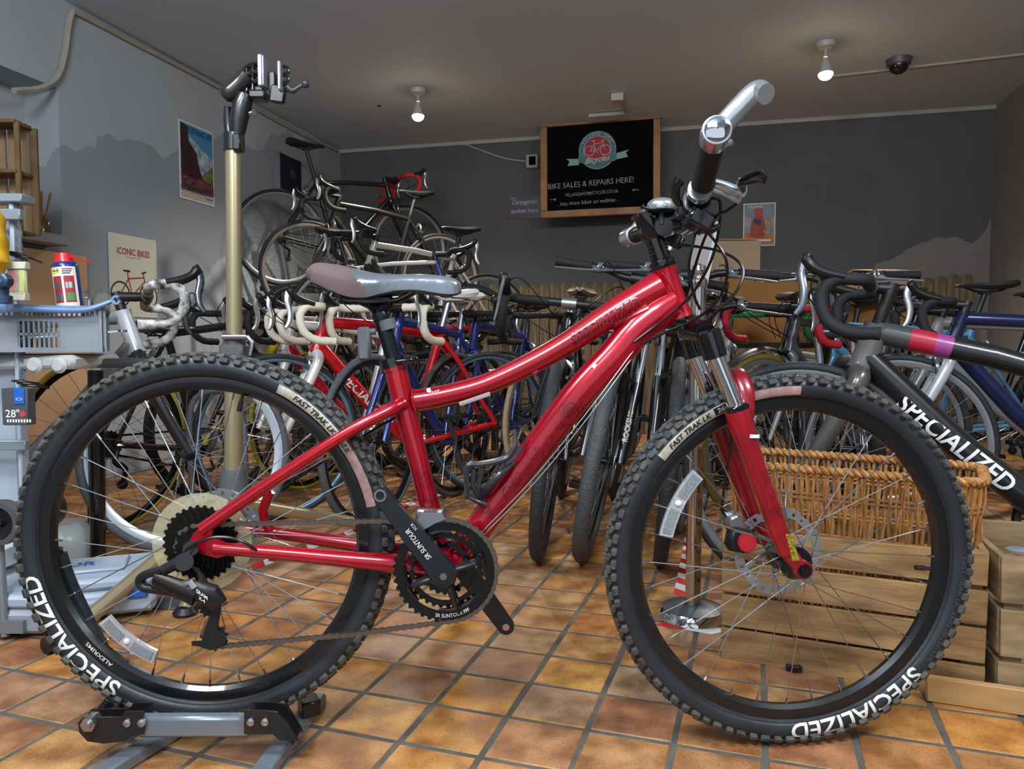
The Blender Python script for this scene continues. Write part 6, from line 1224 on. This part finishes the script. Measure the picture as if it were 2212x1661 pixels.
# tool cases, trolley wheel, translucent tub
CB = mat('case_pale_blue', 'a9b6c4', .4, var=.12, vscale=6); CBL = mat('case_latch_blue', '1f5fb8', .35)
tc_ = thing('tool_case', 'pale blue grey plastic tool case with blue latch behind the rear wheel', 'case', floor_at(180, 1345)); tc_.rotation_euler = (0, 0, .35)
b = MB(); b.box((0, .10, .048), (.34, .24, .065), 0, None, bev=.012); b.obj('case_base', CB, tc_)
b = MB(); b.box((0, .10, .098), (.33, .235, .032), 0, None, bev=.010); b.box((0, .11, .118), (.18, .13, .010), 0, None, bev=.004); b.obj('case_lid', CB, tc_)
for x in (.13,): b = MB(); b.box((x, -.024, .080), (.045, .010, .045), 0, None, bev=.003); b.obj('latch', CBL, tc_)
b = MB(); b.box((0, -.028, .055), (.13, .02, .018), 0, None, bev=.005); b.obj('case_handle', CB, tc_); b = MB(); put_text(b, 'DR', .05, lambda x, y: V((-.02+x, .11+y, .1235)), 0, bold=.03); b.obj('case_lettering', CBL, tc_, flat=True)
t2 = thing('tool_case', 'light grey tool case lying flat at the left edge in front', 'case', floor_at(-60, 1378)); 
b = MB(); b.box((0, .12, .04), (.36, .26, .06), 0, None, bev=.012); b.obj('case_base', mat('case_grey', '8f959c', .45), t2); b = MB(); b.box((0, .12, .088), (.35, .25, .035), 0, None, bev=.010); b.obj('case_lid', CB, t2)
b = MB(); c = at(2, 1128, 1.75)-floor_at(2, 1128)*0; tw_ = thing('trolley', 'sack trolley wheel with black hub at the left edge', 'trolley', V((c.x, c.y, 0))); zc_ = c.z
b = MB(); b.ring((0, 0, zc_), YC, [(.052, -.018), (.055, 0), (.052, .018), (.040, .018), (.040, -.018)], 40); b.obj('tyre', mat('trolley_tyre', '4a4a4e', .6), tw_)
b = MB(); b.lathe((0, .012, zc_), YC, [(.040, 0), (.038, .022), (.030, .014), (.012, .012), (.010, .026), (.001, .026)], 30); b.obj('hub', BLACK, tw_); b = MB(); b.cyl((0, -.012, zc_), (0, -.022, zc_), .006, 6); b.obj('bolt', STEEL, tw_)
b = MB(); b.cyl((0, .02, zc_), (.028, .10, zc_), .008, 10); b.ring((.03, .11, zc_+.008), YC, [(.052, -.018), (.055, 0), (.052, .018), (.030, .018), (.030, -.018)], 40); b.obj('rear_wheel', BLACK, tw_)
b = MB(); b.cyl((-.02, .02, zc_-.02), (.0, .0, .01), .010, 10); b.box((-.06, .05, .035), (.22, .12, .03)); b.cyl((-.08, .05, .045), (-.02, .03, zc_), .01, 10); b.obj('trolley_frame', mat('trolley_metal', '8a9096', .35, .5), tw_)
b = MB(); c = floor_at(140, 1215); b.lathe(c, (0, 0, 1), [(.001, .002), (.09, .002), (.10, .05), (.085, .11), (.06, .135), (.001, .14)], 28); b.obj('plastic_tub', mat('tub_plastic', 'b9bfbd', .3, trans=.3), label='cloudy plastic tub behind the pale tool case', cat='tub')
# grey steel hoop for parking bikes
b = MB(); b.tube(smooth([floor_at(418, 1150), at(412, 1000, 2.75), at(410, 900, 2.75), at(425, 858, 2.75), at(468, 845, 2.75), at(508, 858, 2.75), at(526, 910, 2.75), at(530, 1000, 2.75), floor_at(534, 1145)], 6), .011, 12); b.obj('parking_hoop', mat('hoop_grey', '6b7076', .35, .4), label='grey steel hoop between the parked bikes behind the bronze pole', cat='bike rack')
# ================================================================= RIGHT: CRATES, BASKET, STANCHION, BOXES
WD2 = mat('crate_wood', 'b8925f', .75, var=.4, vscale=6, col2='775836', bump=.25, bscale=60, stretch=(1, 1, 5)); WD3 = mat('crate_wood_grey', 'ac9068', .75, var=.35, vscale=6, col2='6f5b3e', stretch=(1, 1, 5))
def wcrate(name, label, org, ang, L, Wd, H, n, gap, m_, ends=True, front_m=None):
    t = thing(name, label, 'crate', org, ang)
    sh = (H-gap*(n-1))/n; r_ = random.Random(int(L*1000))
    for side in (0, 1):
        for i in range(n):
            y = 0 if side == 0 else Wd; z = sh/2+i*(sh+gap); b = MB(); b.box((L/2, y, z), (L+r_.uniform(-.004, .004), .012, sh+r_.uniform(-.003, .003)), 0, M.Rotation(r_.uniform(-.003, .003), 3, 'Y'), bev=.0015); b.obj('slat', m_, t)
    for x in (.006, L-.006):
        for i in range(n): z = sh/2+i*(sh+gap); b = MB(); b.box((x, Wd/2, z), (.014, Wd-.02, sh), 0, None, bev=.0015); b.obj('end_board', m_, t)
    for x in (.025, L-.025):
        for y in (.02, Wd-.02): b = MB(); b.box((x, y, H/2), (.032, .026, H-.004)); b.obj('corner_post', m_, t)
    for i in range(4): b = MB(); b.box((L/2, Wd*(i+.5)/4, .006), (L-.03, Wd/4-.012, .010)); b.obj('bottom_board', m_, t)
    return t
A1 = floor_at(1556, 1418); CA = math.radians(-24); cd = V((math.cos(CA), math.sin(CA), 0)); cn = V((-cd.y, cd.x, 0))
wcrate('wooden_crate', 'long slatted wooden crate on the floor holding the wicker basket', A1, CA, .515, .32, .300, 4, .009, WD2)
A2 = A1+cd*.532-cn*.02
wcrate('wooden_crate', 'open weathered wooden crate at the lower right with a grey disc on its rim', A2, CA+.10, .50, .34, .300, 3, .014, WD3)
b = MB(); c = A2+V((math.cos(CA)*.045+.01, .03, .306)); b.lathe(c, (0, 0, 1), [(.001, -.004), (.020, -.004), (.021, .0), (.015, .003), (.001, .003)], 20); b.obj('plastic_disc', mat('disc_grey', '8c9398', .4, .2), label='small grey plastic disc on the corner of the right hand crate', cat='disc')
b = MB(); p0, p1 = floor_at(2000, 1512), floor_at(2330, 1562); b.beam(p0+V((0, 0, .026)), p1+V((0, 0, .026)), .018, .050, up=(0, 0, 1), bev=.002); b.obj('loose_plank', mat('pine_plank', 'c49d68', .7, var=.3, vscale=5, col2='b08654', stretch=(1, 1, 6)), label='loose pale plank on edge in front of the right hand crate', cat='plank')
# wicker basket
WK = mat('wicker', 'c08a50', .5, var=.35, vscale=40, col2='94602e'); WK2 = mat('wicker_dark', '96683a', .6)
bo = A1+cd*.025+cn*.085; ba = CA-.11; bk = thing('wicker_basket', 'long honey coloured wicker basket standing in the slatted crate', 'basket', V((bo.x, bo.y, .0)), ba)
BLn, BWd, z0, z1 = .460, .22, .06, .430
def bask_pt(t, z, out=0):                            # perimeter parameter 0..1, flaring upward
    fl_ = 1+.12*(z-z0)/(z1-z0); hx_, hy_ = BLn/2*fl_, BWd/2*fl_; P_ = 2*(hx_+hy_)*2; s = (t % 1)*P_; c = .05
    if s < 2*hx_: x, y, n_ = -hx_+s, -hy_, (0, -1)
    elif s < 2*hx_+2*hy_: x, y, n_ = hx_, -hy_+(s-2*hx_), (1, 0)
    elif s < 4*hx_+2*hy_: x, y, n_ = hx_-(s-2*hx_-2*hy_), hy_, (0, 1)
    else: x, y, n_ = -hx_, hy_-(s-4*hx_-2*hy_), (-1, 0)
    dx, dy = max(0, abs(x)-(hx_-c)), max(0, abs(y)-(hy_-c)); 
    if dx > 0 and dy > 0:
        L_ = math.hypot(dx, dy); kx, ky = dx/L_*c, dy/L_*c; x = math.copysign(hx_-c+kx, x); y = math.copysign(hy_-c+ky, y); n_ = (math.copysign(dx/L_, x), math.copysign(dy/L_, y))
    return V((BLn/2+x+n_[0]*out, BWd/2+y+n_[1]*out, z))
ns = 118
sv = []
for i in range(ns):
    b = MB(); t = i/ns; ph = 1 if i % 2 else -1; pts = []
    for j in range(11):
        z = z0+(z1-z0)*j/10; wob = math.sin(j*PI/2+(0 if i % 2 else PI))*.0045
        pts.append(bask_pt(t+ph*.0016*math.sin(j*PI/2.5), z, wob))
    b.tube(pts, .0034, 5); b.obj('cane', WK, bk)
for z in (.10, .19, .20, .28, .29, .37, .38, .43):
    b = MB(); b.tube([bask_pt(i/90, z, .001) for i in range(90)], .0036, 5, closed=True); b.obj('weaver', WK2, bk)
b = MB(); n = 330
for q in (0, 1): b.tube([bask_pt(i/n, z1+.004, 0)+V((0, 0, math.cos(i*.9+q*PI)*.0055))+((bask_pt(i/n, z1, .01)-bask_pt(i/n, z1, 0)).normalized()*math.sin(i*.9+q*PI)*.0065) for i in range(n)], .0062, 6, closed=True)
b.obj('rim_braid', WK, bk)
b = MB(); b.box((BLn/2, BWd/2, z0), (BLn*.96, BWd*.9, .010)); b.obj('basket_base', WK2, bk)
# chrome stanchion
sp_ = V((.472, 1.90, 0)); sn = thing('chrome_stanchion', 'chrome barrier post on a round dark domed base', 'stanchion', sp_)
b = MB(); b.lathe((0, 0, 0), (0, 0, 1), [(.001, 0), (.088, 0), (.090, .004), (.088, .012), (.078, .026), (.05, .034), (.022, .036), (.001, .036)], 40); b.obj('base', CHROME, sn); b = MB(); b.lathe((0, 0, .001), (0, 0, 1), [(.079, .0262), (.05, .0345), (.022, .0368), (.02, .036)], 40); b.obj('base_cap', mat('cap_speckled', '3f4448', .45, .3, var=.5, vscale=300, col2='6d7275'), sn)
zt = (at(1508, 622, 1.9)).z; b = MB(); b.cyl((.0, 0, .034), (.004, 0, zt), .0195, 28); b.obj('pole', mat('pole_chrome', 'c9c4c0', .12, 1), sn)
b = MB(); b.lathe((.004, 0, zt), (0, 0, 1), [(.0195, 0), (.022, .004), (.022, .02), (.012, .03), (.012, .036), (.018, .044), (.016, .056), (.001, .062)], 20); b.obj('top_fitting', CHROME, sn)
# barrier tape stuck on the floor
TW_, TRd = mat('tape_white', 'e4e4e0', .45), mat('tape_red', 'd0222a', .45)
def tape(pts, label, w_=.05, st_=.05):
    P = [floor_at(*p) for p in pts]; b = MB(); i = 0
    for a, c in zip(P, P[1:]):
        d = (c-a); L = d.length; u = d/L; n_ = V((-u.y, u.x, 0)); k = max(1, int(L/st_)); sk = u*.02
        for j in range(k):
            q0, q1 = a+d*(j/k), a+d*((j+1)/k); z = V((0, 0, .0012)); zz = V((0, 0, -.001)); o_ = len(b.v)
            vs = [q0-n_*w_/2-sk+z, q1-n_*w_/2-sk+z, q1+n_*w_/2+sk+z, q0+n_*w_/2+sk+z]; b.add(vs+[v-V((0, 0, .001)) for v in vs], [(0, 1, 2, 3), (0, 4, 5, 1), (1, 5, 6, 2), (2, 6, 7, 3), (3, 7, 4, 0)], i % 2); i += 1
    b.obj('barrier_tape', [TRd, TW_], label=label, cat='floor tape', flat=True, group='red and white floor tapes')
tape([(1438, 1345), (1560, 1366)], 'red and white tape on the floor in front of the chrome post base'); tape([(1474, 1290), (1500, 1130)], 'red and white tape running away behind the chrome post')
tape([(545, 1225), (800, 1135)], 'red and white tape under the chainstay of the red bicycle'); tape([(865, 1096), (1060, 1030)], 'red and white tape beyond the seat tube'); tape([(285, 1210), (350, 1224)], 'short red and white tape beside the pale tool case')
# white leaning panel
b = MB(); a0, a1 = at(1548, 478, 2.35), at(1499, 700, 2.25); a2, a3 = at(1500, 505, 2.75), at(1462, 700, 2.65)
b.add([a0, a1, a3, a2]+[p+V((.018, .012, 0)) for p in (a0, a1, a3, a2)], [(0, 1, 2, 3), (7, 6, 5, 4), (0, 4, 5, 1), (1, 5, 6, 2), (2, 6, 7, 3), (3, 7, 4, 0)]); b.obj('leaning_panel', mat('panel_white', 'c9c8c8', .5), label='white panel leaning among the bikes right of the red head tube', cat='panel', flat=True)
# cardboard boxes on a stack at the back
CD = mat('cardboard', '9c8468', .8, var=.12, vscale=5); CDO = mat('cardboard_orange', '96642c', .8, var=.15, vscale=4)
def carton(px0, py0, px1, py1, Y, dp_, label, m_, rot=0, flap=True, base=None):
    a, c = at(px0, py0, Y), at(px1, py1, Y); w_ = abs(c.x-a.x); zt = a.z; zb = base if base is not None else c.z; t = thing('cardboard_box', label, 'box', V(((a.x+c.x)/2, Y+dp_/2, zb)), rot); h_ = zt-zb
    b = MB()
    b.box((0, -dp_/2, h_/2), (w_, .006, h_)); b.box((0, dp_/2, h_/2), (w_, .006, h_)); b.box((-w_/2, 0, h_/2), (.006, dp_, h_)); b.box((w_/2, 0, h_/2), (.006, dp_, h_)); b.box((0, 0, .004), (w_, dp_, .006)); b.obj('carton_body', m_, t)
    for s in (-1, 1): b = MB(); b.box((0, s*dp_/4, h_+(.004 if not flap else .02)), (w_, dp_/2-.004, .005), 0, M.Rotation(s*(.0 if not flap else -.12), 3, 'X')); b.obj('flap', m_, t)
    return t
carton(1562, 592, 1745, 712, 4.0, .5, 'orange brown cardboard box in the middle of the right wall stack', CDO, 0, False, base=.72)
carton(1540, 520, 1640, 606, 4.05, .4, 'pale cardboard box with raised flap below the cyclist poster', CD, 0, True, base=1.005)
carton(1880, 588, 1965, 650, 3.9, .4, 'small cardboard box on top behind the mountain bike handlebars', CD, 0, True, base=.93)
carton(1745, 640, 1960, 720, 4.0, .5, 'wide orange brown cardboard box right of the stack', CDO, 0, False, base=.72)
tbq = thing('low_table', 'dark low table under the cardboard boxes in the back right', 'table', V((1.55, 4.3, 0)))
b = MB(); b.box((.15, 0, .705), (1.6, .75, .03)); b.obj('table_top', RK, tbq)
for x in (-.6, .9):
    for y in (-.32, .32): b = MB(); b.box((x, y, .345), (.05, .05, .69)); b.obj('leg', RK, tbq)
b = MB(); c = floor_at(1720, 1452); b.box(c+V((0, 0, .008)), (.022, .012, .014), 0, None, bev=.002); b.box(c+V((-.014, .006, .008)), (.012, .010, .014), 0, None, bev=.002); b.obj('plastic_clip', BLACK, label='tiny black plastic clip lying on the tiles inside the front wheel', cat='clip')
